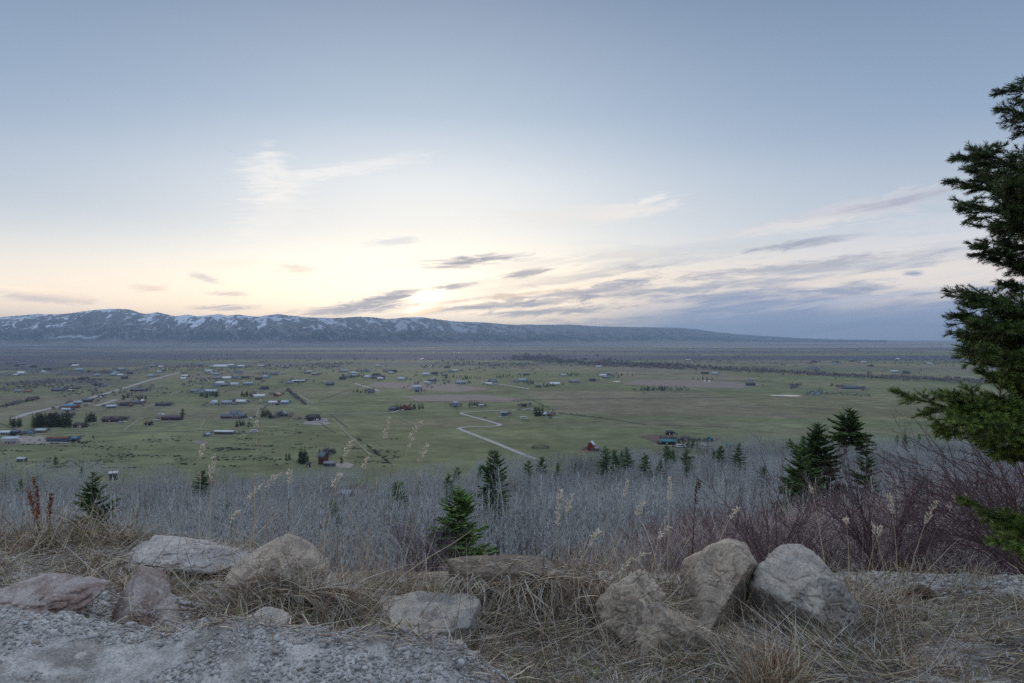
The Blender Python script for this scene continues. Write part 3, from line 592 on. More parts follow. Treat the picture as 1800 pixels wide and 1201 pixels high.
# --- vehicles
tyre = mat('tyre_rubber', lin(30, 30, 32), .9, .1, 2.); 
def vehicle(name, px, py, ln, paint, label, cat, kind='car', yaw=0., group=None, z=VZ):
    P = vp(px, py, z); P[2] += .22; root = empty(name, P, rad(yaw)); tag(root, label, cat, group)
    hw = .95 if kind != 'rv' else 1.2
    if kind == 'car': pr = [(-.5, .35), (.5, .35), (.5, .8), (.27, .95), (.14, 1.5), (-.3, 1.5), (-.47, 1.0)]
    elif kind == 'pickup': pr = [(-.5, .4), (.5, .4), (.5, .95), (.25, 1.05), (.15, 1.7), (-.12, 1.7), (-.14, 1.05), (-.5, 1.05)]
    else: pr = [(-.5, .4), (.5, .4), (.5, 1.3), (.4, 1.6), (.34, 2.9), (-.5, 2.9)]
    pr = [(a*ln, b) for a, b in pr]; n = len(pr); b = MB()
    V = [(a, s*hw, c) for s in (-1, 1) for a, c in pr]
    b.add(V, [(k, (k+1) % n, n+(k+1) % n, n+k) for k in range(n)]); c0 = len(pr)
    for s in (0, 1):
        ctr = np.mean([V[s*n+k] for k in range(n)], 0); tri = [(k, (k+1) % n, n) if s else ((k+1) % n, k, n) for k in range(n)]
        b.add([V[s*n+k] for k in range(n)]+[ctr], T3=tri)
    link('body', b.mesh('body', [wm_(paint)]), root)
    for wx in (-.32*ln, .32*ln):
        for s in (-1, 1):
            th = np.arange(12)*math.pi/6; R_w = .36
            V = [(wx+R_w*math.cos(q), s*hw+o_, .35-.22+.22+R_w*math.sin(q)) for o_ in (-.12, .12) for q in th]+[(wx, s*hw-.12, .35), (wx, s*hw+.12, .35)]
            b = MB().add(V, [(k, (k+1) % 12, 12+(k+1) % 12, 12+k) for k in range(12)], [((k+1) % 12, k, 24) for k in range(12)]+[(12+k, 12+(k+1) % 12, 25) for k in range(12)])
            link('wheel', b.mesh('wheel', [tyre]), root)
    top = {'car': (-.28, .12, 1.0, 1.42), 'pickup': (-.1, .13, 1.1, 1.6), 'rv': (-.35, .3, 1.6, 2.3)}[kind]
    for s in (-1, 1):
        link('window', MB().box(top[0]*ln, top[1]*ln, s*(hw+.015)-.02, s*(hw+.015)+.02, top[2], top[3]).mesh('window', [glass]), root)
    return root
V_ = vehicle
V_('motorhome', 921, 737, 9.5, 'white', 'white motorhome parked on the pasture below the dark red shed', 'motorhome', 'rv', 5); V_('motorhome', 1198, 787, 8.5, 'white', 'white motorhome parked right of the teal barn', 'motorhome', 'rv', -4)
V_('motorhome', 446, 761, 8, 'white', 'white motorhome right of the long grey mobile home', 'motorhome', 'rv', 15); V_('motorhome', 283, 731, 7.5, 'white', 'white motorhome behind the purple-brown ranch house', 'motorhome', 'rv', -10)
V_('pickup', 274, 740, 6, 'white', 'white pickup at the end of the purple-brown ranch house', 'pickup', 'pickup', 20); V_('van', 570, 741, 7, 'white', 'white van parked right of the black barn', 'van', 'rv', -8)
V_('car', 853, 735, 5.2, 'grey', 'grey car parked in the grass left of the blue shed', 'car', 'car', 10); V_('car', 877, 734, 4.8, 'white', 'white car parked against the blue shed', 'car', 'car', -15)
V_('car', 978, 736, 5.5, 'white', 'white car parked below the steep A-frame', 'car', 'car', 8); V_('pickup', 967, 736, 5.5, 'slate', 'slate pickup parked beside the white car at the A-frame', 'pickup', 'pickup', 0)
V_('pickup', 1236, 783, 6, 'white', 'white pickup in front of the teal-roofed house', 'pickup', 'pickup', -20); V_('car', 1243, 786, 5.2, 'pale', 'pale car nose to nose with the white pickup at the teal-roofed house', 'car', 'car', 10)
V_('car', 37+900, 722, 5, 'white', 'white car at the upper end of the gravel road', 'car', 'car', 0) ; V_('car', 218, 743, 5.2, 'white', 'white car parked right of the steep brown house', 'car', 'car', 5); V_('car', 210, 743, 5, 'lightblue', 'light blue car next to the white one at the brown house', 'car', 'car', -5)
V_('car', 440, 737, 5.2, 'white', 'white car at the right wing of the big two-storey house', 'car', 'car', -12); V_('car', 155, 711, 5, 'white', 'white car in front of the purple-brown roadside house', 'car', 'car', 10); V_('car', 708, 722, 5, 'white', 'white car left of the log house front', 'car', 'car', 20)
V_('pickup', 866, 808, 6, 'white', 'white pickup parked on the pasture edge near the tall slope fir', 'pickup', 'pickup', 60); V_('car', 834, 716, 5, 'white', 'white car among the three dark spruces', 'car', 'car', 0)

# --- round corral of pipe panels
cpos = vp(950, 788); cr = 15*cpos[1]/F; root = empty('round_corral', cpos); tag(root, 'round dark pipe corral on the open pasture', 'corral')
th = np.linspace(0, 2*math.pi, 49)
for hgt in (.5, .95, 1.4, 1.8):
    Pp = np.stack([cr*np.cos(th), cr*np.sin(th), th*0+hgt], 1)[None]; V, Q = tubes(Pp, np.full((1, 49), .09), 5)
    link('rail', MB().add(V, Q).mesh('rail', [mat('rusty_pipe', lin(52, 46, 46), .8, .2, 1.)]), root)
for k in range(24):
    a = k*math.pi/12; Pp = np.array([[(cr*math.cos(a), cr*math.sin(a), z_) for z_ in (0, 1, 1.95)]]); V, Q = tubes(Pp, np.full((1, 3), .12), 6)
    link('post', MB().add(V, Q).mesh('post', [MATS['rusty_pipe']]), root)

for hx, hy, hw_, pt in HOMES:
    if pt and 676 < hy < 800 and hw_ > 11:
        th = np.linspace(0, 2*math.pi, 14, endpoint=False); q = rs.uniform(.75, 1.25, 14)
        plot('yard', [(hx+rs.uniform(-.1, .1)*hw_+hw_*.85*math.cos(a)*b, hy+.3+(1.1+hw_*.055)*math.sin(a)*b) for a, b in zip(th, q)], home_yard, 'worn bare ground round a valley house', .1)
# ------------------------------------------------------------------ plants: builders
needle_m = mat('conifer_needles', None, .8, .3, 1.2, attr=True, spec=.2)
bark_m = mat('conifer_bark', lin(88, 76, 68), .95, .3, 5., spec=.1)
twig_m = mat('bare_twigs', None, .9, .22, 2., attr=True, spec=.15)
aspen_m = mat('aspen_bark', lin(214, 216, 212), .85, .22, 2.5, spec=.2, mixc=lin(126, 124, 122), mixs=3.)

def fir(H, Rb, seed, levels=22, per=6, sub=7, z0=.04, wid=1., tone=1., shape=.85, asym=.25):
    r = np.random.RandomState(seed); crown = MB(); tr = MB()
    zz = np.linspace(0, H*.985, 8); tp = np.stack([.02*H*np.sin(zz/H*3+seed), .015*H*np.cos(zz/H*2.3+seed), zz], 1); tp[:, :2] -= tp[0, :2]
    V, Q = tubes(tp[None], (.022*H*(1-zz/H*.93)+.004)[None], 7); tr.add(V, Q)
    n = levels*per; t = (np.arange(n)//per+r.uniform(-.45, .45, n))/levels; t = np.clip(t, 0, .99); z = H*(z0+(1-z0)*t)
    a = r.uniform(0, 2*math.pi, n)+np.arange(n)*2.4
    lop = 1+asym*np.sin(a*2+seed+t*9)*np.cos(t*13+seed)
    L = (Rb*(1-t)**shape*r.uniform(.62, 1.12, n)*lop+.03*H*(1-t*.6)*.8)*np.minimum(1, .55+t*3.5)
    out = np.stack([np.cos(a), np.sin(a), 0*a], 1); side = np.stack([-np.sin(a), np.cos(a), 0*a], 1)
    s0 = -.15+.85*t+r.uniform(-.12, .12, n); u = np.linspace(0, 1, 5)
    base = np.stack([np.interp(z, zz, tp[:, 0]), np.interp(z, zz, tp[:, 1]), z], 1)
    def at(uu): # (n,k)
        return base[:, None]+out[:, None]*(L[:, None]*uu)[..., None]+np.array([0, 0, 1.])*(L[:, None]*(s0[:, None]*uu+(.22*(1-t)[:, None])*(uu**2-1.2*uu)))[..., None]
    V, Q = tubes(at(np.tile(u, (n, 1))), np.outer(.012*L+.004, 1-.85*u), 3); tr.add(V, Q)
    us = np.tile(np.linspace(.16, 1., sub), (n, 1))+r.uniform(-.04, .04, (n, sub)); P0 = at(us)
    for sg in (-1, 1, 0):
        ang = .9 if sg else .0
        l = (L[:, None]*(.40*(1-.62*us)+.06)*r.uniform(.7, 1.25, us.shape))[..., None]
        d = out[:, None]*math.cos(ang)+side[:, None]*sg*math.sin(ang)+np.array([0, 0, 1.])*((s0*.6)[:, None, None]+r.uniform(-.28, .22, us.shape)[..., None])
        d = unit(d); w = .21*l*wid
        P = np.stack([P0, P0+d*l*.5, P0+d*l], 2).reshape(-1, 3, 3)
        lat = unit(np.cross(d, np.array([0, 0, 1.])+.001)).reshape(-1, 3); up = unit(np.cross(lat, d.reshape(-1, 3)))
        W = w.reshape(-1, 1)*np.array([.45, 1., .12]); sd = r.uniform(-.5, .5, len(lat))[:, None]
        c = np.array(lin(46, 60, 40))*(1-.0)+0; tn = r.uniform(.55, 1.35, len(lat)); yl = r.uniform(0, 1, len(lat))**2
        Cc = (np.array(lin(60, 77, 43))*tn[:, None]+np.array(lin(96, 112, 50))*(yl*.35)[:, None])*tone
        V, Q = ribbons(P, W, unit(lat+up*sd)); crown.add(V, Q, c=np.repeat(Cc, 6, 0))
        V, Q = ribbons(P+up[:, None]*0, W*.75, unit(up+lat*sd)); crown.add(V, Q, c=np.repeat(Cc*.9, 6, 0))
    return tr, crown

def bare_tree(H, seed, nb=26, ns=4, spread=.30, low=.28, k=3, rt=.010, rb=.011, clump=0.):
    """slim leafless tree: pale trunk, upswept branches, fine twigs"""
    r = np.random.RandomState(seed); tr = MB(); tw = MB()
    zz = np.linspace(0, 1, 7); bend = r.uniform(-.05, .05, 2)
    tp = np.stack([H*(bend[0]*zz**2+.012*np.sin(zz*7+seed)), H*(bend[1]*zz**2+.012*np.cos(zz*6+seed)), H*zz], 1)
    V, Q = tubes(tp[None], (H*rt*(1-.9*zz)+.006)[None], 5); tr.add(V, Q)
    t = np.sort(r.uniform(low, .97, nb)); a = r.uniform(0, 6.283, nb); L = H*spread*(1-t)**.7*r.uniform(.6, 1.2, nb)+.04*H
    b0 = np.stack([np.interp(t, zz, tp[:, j]) for j in range(3)], 1); o = np.stack([np.cos(a), np.sin(a), 0*a], 1); u = np.linspace(0, 1, 4)
    rise = r.uniform(.7, 1.5, nb)
    P = b0[:, None]+o[:, None]*(L[:, None]*u*.8)[..., None]+np.array([0, 0, 1.])*(L[:, None]*(rise[:, None]*(.6*u+.4*u*u)))[..., None]
    cb = np.array(lin(200, 202, 200)); ct = np.array(lin(174, 177, 172))
    V, Q = tubes(P, np.outer(rb*L**.5, 1-.75*u), k); tw.add(V, Q, c=cb)
    uu = r.uniform(.25, 1., (nb, ns)); fi = uu*3; i0 = np.minimum(fi.astype(int), 2); fr = (fi-i0)[..., None]
    S = np.take_along_axis(P, i0[..., None].repeat(3, -1), 1)*(1-fr)+np.take_along_axis(P, (i0+1)[..., None].repeat(3, -1), 1)*fr
    d = unit(o[:, None]*.55+np.array([0, 0, 1.])*rise[:, None, None]+r.uniform(-.75, .75, (nb, ns, 3))); l = (L[:, None]*.5*r.uniform(.5, 1.2, (nb, ns))+.02*H)[..., None]
    Pt = np.stack([S, S+d*l*.5+r.uniform(-.06, .06, S.shape)*l, S+d*l], 2).reshape(-1, 3, 3)
    V, Q = tubes(Pt, np.tile(np.array([.0065, .005, .003])*(H/8)**.5, (len(Pt), 1)), 3); tw.add(V, Q, c=ct)
    return tr, tw
def join(*parts):
    """(MB, slot) pairs -> one MB"""
    o = MB()
    for b, m in parts:
        n = o.n
        for v, c in zip(b.v, b.c): o.v.append(v); o.c.append(c)
        for q in b.q: o.q.append(q+n); o.qm.append(np.full(len(q), m))
        for q in b.t: o.t.append(q+n); o.tm.append(np.full(len(q), m))
        o.n += b.n
    return o
def scatter(name, protos, pts, scl, rot, idx, mats, label):
    """uncountable growth: ONE object whose geometry nodes repeat its own prototype shapes over its own points"""
    b = MB(); pid = []
    for k, pr in enumerate(protos):
        n = b.n
        for v, c in zip(pr.v, pr.c): b.v.append(v); b.c.append(c)
        for q, m in zip(pr.q, pr.qm): b.q.append(q+n); b.qm.append(m)
        for q, m in zip(pr.t, pr.tm): b.t.append(q+n); b.tm.append(m)
        b.n += pr.n; pid += [k]*pr.n
    N = len(pts); b.v.append(np.asarray(pts, float)); b.c.append(np.ones((N, 3))); b.n += N; n0 = len(pid); pid += [-1]*N
    me = b.mesh(name, mats); nv = len(me.vertices)
    def att(nm, typ, key, arr):
        at = me.attributes.new(nm, typ, 'POINT'); at.data.foreach_set(key, arr)
    att('pid', 'INT', 'value', np.array(pid, np.int32)); s_ = np.ones(nv, np.float32); s_[n0:] = scl; att('scl', 'FLOAT', 'value', s_)
    ii = np.zeros(nv, np.int32); ii[n0:] = idx; att('pick', 'INT', 'value', ii)
    rr = np.zeros((nv, 3), np.float32); rr[n0:] = rot; att('turn', 'FLOAT_VECTOR', 'vector', rr.ravel())
    o = link(name, me); tag(o, label, kind='stuff')
    g = bpy.data.node_groups.new(name+'_growth', 'GeometryNodeTree'); g.interface.new_socket('Geometry', in_out='INPUT', socket_type='NodeSocketGeometry'); g.interface.new_socket('Geometry', in_out='OUTPUT', socket_type='NodeSocketGeometry')
    gi = g.nodes.new('NodeGroupInput'); go = g.nodes.new('NodeGroupOutput')
    def attr(nm, dt):
        a = g.nodes.new('GeometryNodeInputNamedAttribute'); a.data_type = dt; a.inputs['Name'].default_value = nm; return a.outputs['Attribute']
    def sel(k):
        c = g.nodes.new('FunctionNodeCompare'); c.data_type = 'INT'; c.operation = 'EQUAL'
        A, Bb = [q for q in c.inputs if q.type == 'INT'][:2]; g.links.new(attr('pid', 'INT'), A); Bb.default_value = k
        s = g.nodes.new('GeometryNodeSeparateGeometry'); s.domain = 'POINT'; g.links.new(gi.outputs[0], s.inputs['Geometry']); g.links.new(c.outputs[0], s.inputs['Selection']); return s.outputs[0]
    jn = g.nodes.new('GeometryNodeJoinGeometry')
    for k in range(len(protos)):
        gti = g.nodes.new('GeometryNodeGeometryToInstance'); g.links.new(sel(k), gti.inputs[0]); g.links.new(gti.outputs[0], jn.inputs[0])
    ip = g.nodes.new('GeometryNodeInstanceOnPoints'); g.links.new(sel(-1), ip.inputs['Points']); g.links.new(jn.outputs[0], ip.inputs['Instance'])
    ip.inputs['Pick Instance'].default_value = True; g.links.new(attr('pick', 'INT'), ip.inputs['Instance Index']); g.links.new(attr('scl', 'FLOAT'), ip.inputs['Scale'])
    er = g.nodes.new('FunctionNodeEulerToRotation'); g.links.new(attr('turn', 'FLOAT_VECTOR'), er.inputs[0]); g.links.new(er.outputs[0], ip.inputs['Rotation'])
    g.links.new(ip.outputs[0], go.inputs[0])
    md = o.modifiers.new('growth', 'NODES'); md.node_group = g
    return o

# ------------------------------------------------------------------ conifers of the valley, one object each
rs = np.random.RandomState(11)
VF = []
for k, (H, Rb, sh) in enumerate(((8, 2.0, .9), (8, 1.5, .8), (8, 2.6, .6))):
    tr, cr_ = fir(H, Rb, 40+k, 12, 5, 4, wid=1.9, tone=.85, shape=sh); VF.append(join((tr, 0), (cr_, 1)).mesh('valley_conifer', [bark_m, needle_m]))
def vconifer(px, py, hpx, label, grp, k=None, name='conifer'):
    P = vp(px, py); o = link(name, VF[rs.randint(3) if k is None else k], loc=P); h = hpx*1.25*P[1]/F
    o.scale = (h/8*rs.uniform(.85, 1.2),)*2+(h/8,); o.rotation_euler.z = rs.uniform(0, 6.28); return tag(o, label, 'tree', grp)
CL = [(28, 750, 22, 6, 16, 'dark conifer in the bare grove at the far left edge', 'conifers of the far left grove'), (90, 751, 68, 26, 20, 'dark conifer in the dense row above the blue mobile home', 'conifer row above the blue mobile home'),
      (160, 742, 16, 6, 15, 'dark conifer between the row and the steep brown house', 'conifers left of the steep brown house'), (430, 750, 30, 7, 9, 'small conifer below the big two-storey house', 'conifers below the big two-storey house'),
      (367, 698, 34, 10, 9, 'dark conifer in the row behind the pale houses', 'conifer row behind the pale houses'), (237, 702, 44, 13, 8, 'small conifer behind the slate houses of the main road', 'conifers behind the roadside houses'),
      (438, 697, 28, 8, 8, 'dark conifer right of the row of pale houses', 'conifers right of the pale houses'), (636, 690, 36, 12, 6, 'dark conifer of the windbreak beside the small grey shed', 'windbreak conifers by the grey shed'),
      (468, 735, 18, 5, 13, 'round dark conifer left of the dark A-frame', 'conifers left of the dark A-frame'), (700, 721, 12, 4, 9, 'conifer at the left of the red-brown log house', 'conifers left of the log house'),
      (733, 720, 24, 6, 10, 'conifer at the right of the red-brown log house', 'conifers right of the log house'), (831, 715, 17, 4, 11, 'dark spruce among the trailers above the winding road', 'spruces above the winding road'),
      (946, 731, 16, 5, 13, 'tall conifer left of the steep A-frame', 'conifers left of the steep A-frame'), (1150, 686, 46, 16, 6, 'dark conifer of the big windbreak in the open valley', 'big windbreak in the open valley'),
      (1205, 786, 50, 6, 12, 'conifer in front of the teal-roofed farm', 'conifers in the teal-roofed farm'), (531, 814, 16, 5, 20, 'dark conifer left of the near brown house', 'conifers at the near brown house'), (505, 809, 8, 2, 12, 'small conifer left of the near brown house group', 'small conifers by the near brown house'),
      (1436, 692, 20, 5, 6, 'small conifer behind the house at the bright pond', 'conifers at the pond house'), (1440, 690, 12, 1, 6, 'tiny conifer right behind the pond house', None), (1006, 661, 30, 9, 5, 'small conifer of the hedge beside the far white house', 'hedge conifers by the far white house'),
      (930, 676, 20, 6, 6, 'round tree at the pale crossing house', 'trees at the crossing house'), (965, 680, 20, 6, 6, 'round tree right of the far grey house', 'trees right of the far grey house'), (620, 663, 40, 12, 5, 'dark tree in the far hedge left of the light blue house', 'far hedge left of the light blue house'),
      (810, 665, 60, 14, 5, 'dark tree in the far middle hedges', 'trees of the far middle hedges'), (900, 664, 60, 10, 5, 'dark tree in the far right-hand hedges of the middle farms', 'right-hand hedges of the middle farms'), (1090, 661, 50, 6, 5, 'tiny round tree alone in the open valley', 'lone trees of the open valley'),
      (1235, 669, 40, 5, 5, 'tiny dark tree beside the small far pond', 'trees by the small far pond')]
for cx, cy_, span, n, h, lab, grp in CL:
    for q in range(n): vconifer(cx+span*((q+.5)/n-.5)+rs.uniform(-1.5, 1.5), cy_+rs.uniform(-2.5, 1.5), h*rs.uniform(.72, 1.1), lab, grp if n > 1 else None)
vconifer(321, 731, 11, 'round green tree at the end of the purple-brown ranch house', None, 2, 'round_tree'); vconifer(600, 815, 10, 'small round conifer on the yard right of the near brown house', None, 2); vconifer(163, 770, 5, 'tiny green bush on the pasture right of the blue mobile home', None, 2, 'bush')
vconifer(1526, 659, 6, 'lone dark tree above the creek brush on the right', None); vconifer(1619, 652, 6, 'dark spruce right of the pale creek farm', None); vconifer(1574, 640, 3, 'tiny spruce above the pale creek farm', None); vconifer(97, 817, 14, 'small dark conifer at the edge of the left aspens', None)
ob_ = mat('orange_leaves', lin(150, 96, 60), .9, .3, 3.)
_, c_ = fir(6, 3, 77, 8, 7, 5, wid=1.6, shape=.5); c_.c = [np.broadcast_to(np.array(lin(150, 98, 66)), (len(v), 3)) for v in c_.v]
o = link('bush', c_.mesh('bush', [needle_m]), loc=vp(106, 750)); o.scale = (.95,)*3; tag(o, 'reddish brown bush in front of the conifer row', 'bush')

# ------------------------------------------------------------------ far woods, creek brush and sage: uncountable
rs = np.random.RandomState(21)
cw = []
for k in range(3):
    r = np.random.RandomState(60+k); n = 130; a = r.uniform(0, 6.283, n); t = r.uniform(.05, 1, n)
    P0 = np.stack([np.cos(a)*.45*t, np.sin(a)*.45*t, .05+.55*(1-t*t)*r.uniform(.2, 1, n)], 1); d = unit(np.stack([np.cos(a)*.7, np.sin(a)*.7, r.uniform(.5, 1.3, n)], 1)); l = r.uniform(.15, .32, n)[:, None]
    V, Q = ribbons(np.stack([P0, P0+d*l*.6, P0+d*l], 1), np.tile([.025, .04, .012], (n, 1)), unit(np.cross(d, r.uniform(-1, 1, (n, 3)))))
    Cc = np.array(lin(156, 146, 150))*r.uniform(.7, 1.25, n)[:, None]; b = MB().add(V, Q, c=np.repeat(Cc, 6, 0)); cw.append(b)
for k in range(2):
    tr, cr_ = fir(1, .22, 90+k, 7, 4, 3, wid=2.2, tone=.6); cw.append(join((cr_, 0)))
pts, scl, idx = [], [], []
def wood(poly, n, hpx, sy, dark=.12, hm=None):
    """bare trees and brush along a pixel polyline"""
    p = np.array(poly, float); L = np.concatenate([[0], np.cumsum(np.linalg.norm(np.diff(p, axis=0), axis=1))]); q = rs.uniform(0, L[-1], n)
    x = np.interp(q, L, p[:, 0]); y = np.interp(q, L, p[:, 1])+rs.normal(0, sy, n); 
    for a, b in zip(x, y):
        P = vp(a, max(b, 606))
        if sy > 2.9 and float(fbm2(np.array([P[0]/170]), np.array([P[1]/260]), 3, 99)[0]) < .52: continue
        pts.append(P); scl.append((hm or hpx*P[1]/F)*rs.uniform(.6, 1.25)); idx.append(rs.randint(3) if rs.rand() > dark else 3+rs.randint(2))
wood([(-40, 746), (10, 742), (55, 736), (60, 726)], 150, 12, 4, .0); wood([(60, 735), (130, 731)], 60, 8, 2, .0); wood([(-30, 722), (0, 716), (66, 701)], 140, 6, 1.2, .0); wood([(470, 733), (515, 731)], 60, 7, 1.5, .0); wood([(505, 686), (522, 700), (538, 712)], 150, 5, 1.2, 0, )
wood([(160, 716), (300, 712)], 50, 4, 3, .1); wood([(210, 738), (226, 738)], 18, 7, 1.5, 0); wood([(560, 800), (590, 797)], 26, 12, 1.5, 0); wood([(1160, 772), (1240, 775)], 70, 7, 1.5, .1); wood([(1235, 785), (1330, 778)], 60, 8, 3, .1)
wood([(960, 634), (1060, 641), (1150, 643), (1350, 653), (1500, 662), (1690, 669), (1800, 675)], 2000, 5, 1.7, .03); wood([(900, 629), (1000, 634), (1200, 646)], 1500, 5, 3, .03)
wood([(-60, 650), (200, 645), (450, 640)], 2200, 3.2, 7, .15); wood([(-60, 672), (60, 674), (200, 660)], 500, 5.5, 7, .08); wood([(450, 642), (1000, 640)], 1400, 3.2, 6, .3); wood([(1200, 632), (1700, 636)], 1000, 3., 5, .2); wood([(700, 676), (930, 672)], 160, 4, 5, .5)
wood([(320, 668), (470, 690)], 260, 5, 14, .35); wood([(100, 690), (300, 690)], 120, 5, 8, .4); wood([(900, 706), (935, 704), (985, 727), (1060, 735)], 140, 2.5, .8, 0); wood([(1390, 682), (1400, 681)], 20, 5, 1, .3); wood([(1470, 680), (1520, 684)], 90, 5, 1, .2); wood([(1460, 693), (1530, 696)], 60, 3, 1, .1); wood([(1560, 709), (1600, 747)], 5, 5, 1, 0); wood([(1110, 686), (1210, 685)], 70, 4, 2, .4)
wood([(0, 628), (700, 622), (1000, 620)], 700, 2.4, 5, .1); wood([(1000, 618), (1750, 620)], 800, 2.4, 6, .1)
for hx, hy, hw_, pt in HOMES:      # brush and saplings round the yards
    if pt and hy < 800:
        for _ in range(7): wood([(hx+rs.choice([-1, 1])*hw_*rs.uniform(.4, 1.3), hy-rs.uniform(-.5, 4)), (hx, hy-3.5)], 2, 5.5, .8, .35)
    elif hy < 800: wood([(hx-hw_*1.6, hy-.4), (hx+hw_*1.6, hy-.9)], 5, 3.6, .5, .35)
pts = np.array(pts); rot = np.zeros((len(pts), 3)); rot[:, 2] = rs.uniform(0, 6.28, len(pts))
scatter('distant_woods', cw, pts, scl, rot, idx, [twig_m], 'far bare cottonwoods, willow brush and hedges of the valley')
sg = []
for k in range(2):
    r = np.random.RandomState(70+k); n = 40; a = r.uniform(0, 6.283, n); q = r.uniform(0, .5, n); P0 = np.stack([np.cos(a)*q*1.8, np.sin(a)*q, 0*a], 1); d = unit(np.stack([np.cos(a), np.sin(a), r.uniform(.5, 1.5, n)], 1))
    V, Q = ribbons(np.stack([P0, P0+d*.35, P0+d*.6], 1), np.tile([.06, .12, .04], (n, 1)), unit(np.cross(d, r.uniform(-1, 1, (n, 3))))); sg.append(MB().add(V, Q, c=np.repeat(np.array(lin(86, 88, 80))*r.uniform(.6, 1.2, n)[:, None], 6, 0)))
pts = []
def sage(xa, xb, ya, yb, n, thr):
    k = 0
    while k < n:
        x, y = rs.uniform(xa, xb), rs.uniform(ya, yb); P = vp(x, y)
        if float(fbm2(np.array([P[0]/38]), np.array([P[1]/9]), 3, 66)[0]) > thr: pts.append(P)
        k += 1
sage(0, 520, 766, 824, 1700, .62); sage(380, 560, 745, 800, 1000, .61); sage(600, 700, 770, 825, 300, .6); sage(-60, 160, 775, 800, 400, .55)
for k in range(70): u_ = rs.rand(); pts.append(vp(627+u_*62+rs.normal(0, 1.2), 770+u_*47+rs.normal(0, 1.2)))
pts = np.array(pts); rot = np.zeros((len(pts), 3)); rot[:, 2] = rs.uniform(-.3, .3, len(pts))
scatter('sagebrush', sg, pts, rs.uniform(.6, 1.4, len(pts)), rot, rs.randint(0, 2, len(pts)), [twig_m], 'dark sagebrush in streaks over the near pasture')

# ------------------------------------------------------------------ the slope: aspen wood
rs = np.random.RandomState(31)
asp = [bare_tree(9.0, 100+k, 18, 4, .19, .42, rt=.0105, rb=.009) for k in range(5)]
asp_tr = [a.mesh('trunk', [aspen_m], True) for a, b in asp]; asp_tw = [b.mesh('crown', [twig_m]) for a, b in asp]
EDGE = np.array([(-400, 826), (0, 803), (100, 804), (200, 811), (420, 819), (560, 820), (690, 816), (760, 808), (860, 800), (960, 796), (1050, 792), (1150, 783), (1250, 770), (1350, 768), (1500, 764), (1650, 760), (2200, 756)], float)
CLR = [(*vp(1042, 797)[:2], 14), (*vp(1046, 806)[:2], 12), (*vp(1190, 792)[:2], 14), (*vp(1235, 790)[:2], 12), (*vp(948, 812)[:2], 8), (*vp(606, 872)[:2], 20), (*vp(610, 885)[:2], 18), (*vp(196, 846)[:2], 15), (*vp(196, 860)[:2], 14), (*vp(655, 852)[:2], 9), (*vp(662, 842)[:2], 9), (*vp(640, 862)[:2], 10), (*vp(366, 862)[:2], 10), (*vp(650, 866)[:2], 10)]
P = []
y = 42.
while y < 660:
    st_ = 2.35+1.1*sstep(y, 60, 260)-1.1*sstep(y, 380, 470); xw = y*.98; n = int(2*xw/st_)
    xx = -xw+(np.arange(n)+rs.uniform(.05, .95, n))*st_; yy = y+rs.uniform(-.5, .5, n)*st_
    P.append(np.stack([xx, yy], 1)); y += st_
P = np.concatenate(P); tpx = P[:, 0]/P[:, 1]*F+900
top = slope_z(P[:, 0], P[:, 1])+8.5; tpy = HY+(CAMZ-top)/P[:, 1]*F
ey = np.interp(tpx, EDGE[:, 0], EDGE[:, 1])-2+6*(fbm2(P[:, 0]/26, P[:, 1]/40, 3, 45)-.5)*2
ok = tpy > ey
gap = fbm2(P[:, 0]/17, P[:, 1]/24, 3, 46)
ok &= ~((gap > .57) & (P[:, 0]/P[:, 1] < -.05)) & ~(gap > .66)
ok &= ~((P[:, 1] < 58) & (fbm2(P[:, 0]/9, P[:, 1]/9, 3, 47) > .56))
for cx, cy_, r_ in CLR: ok &= np.hypot(P[:, 0]-cx, P[:, 1]-cy_) > r_
P = P[ok]; z = slope_z(P[:, 0], P[:, 1]); 
tt = np.abs(P[:, 0]/P[:, 1]); vis = np.where(tt < .80)[0]; order = vis[np.argsort(P[vis, 1])]; near = order[:285]; nm_ = np.zeros(len(P), bool); nm_[near] = True
hs = rs.uniform(.72, 1.2, len(P))*np.where(P[:, 1] > 200, 1.02, 1.1)*(.62+.8*fbm2(P[:, 0]/24, P[:, 1]/30, 2, 48))*(.72+.56*fbm2(P[:, 0]/70, P[:, 1]/60, 2, 49))
maxh = (CAMZ-(np.interp(P[:, 0]/P[:, 1]*F+900, EDGE[:, 0], EDGE[:, 1])+rs.uniform(-16, 12, len(P))+np.where(P[:, 1] < 130, 22, 0)-HY)/F*P[:, 1]-z)/9.
hs = np.clip(np.minimum(hs, maxh), .42, 1.3)
for i in near:
    k = rs.randint(5); root = empty('aspen_tree', (P[i, 0], P[i, 1], z[i]-.1), rs.uniform(0, 6.28), hs[i])
    tag(root, 'slim bare pale aspen at the near edge of the leafless wood below the rocks', 'tree', 'aspens at the near edge of the slope wood')
    link('trunk', asp_tr[k], root); link('crown', asp_tw[k], root)
far_ = ~nm_; pts = np.stack([P[far_, 0], P[far_, 1], z[far_]-.1], 1); rot = rs.uniform(-.05, .05, (len(pts), 3)); rot[:, 2] = rs.uniform(0, 6.28, len(pts))
drk = [bare_tree(7.5, 150+k, 26, 4, .24, .2, rt=.008, rb=.009) for k in range(3)]  # darkened tree copies, set in patches, paint the wood's shaded hollows
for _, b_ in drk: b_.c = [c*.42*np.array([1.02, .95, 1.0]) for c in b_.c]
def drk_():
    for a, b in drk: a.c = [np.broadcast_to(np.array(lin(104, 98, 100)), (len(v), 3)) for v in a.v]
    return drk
lod = [bare_tree(9.0, 130+k, 15, 3, .19, .45, rt=.0115, rb=.009) for k in range(6)]
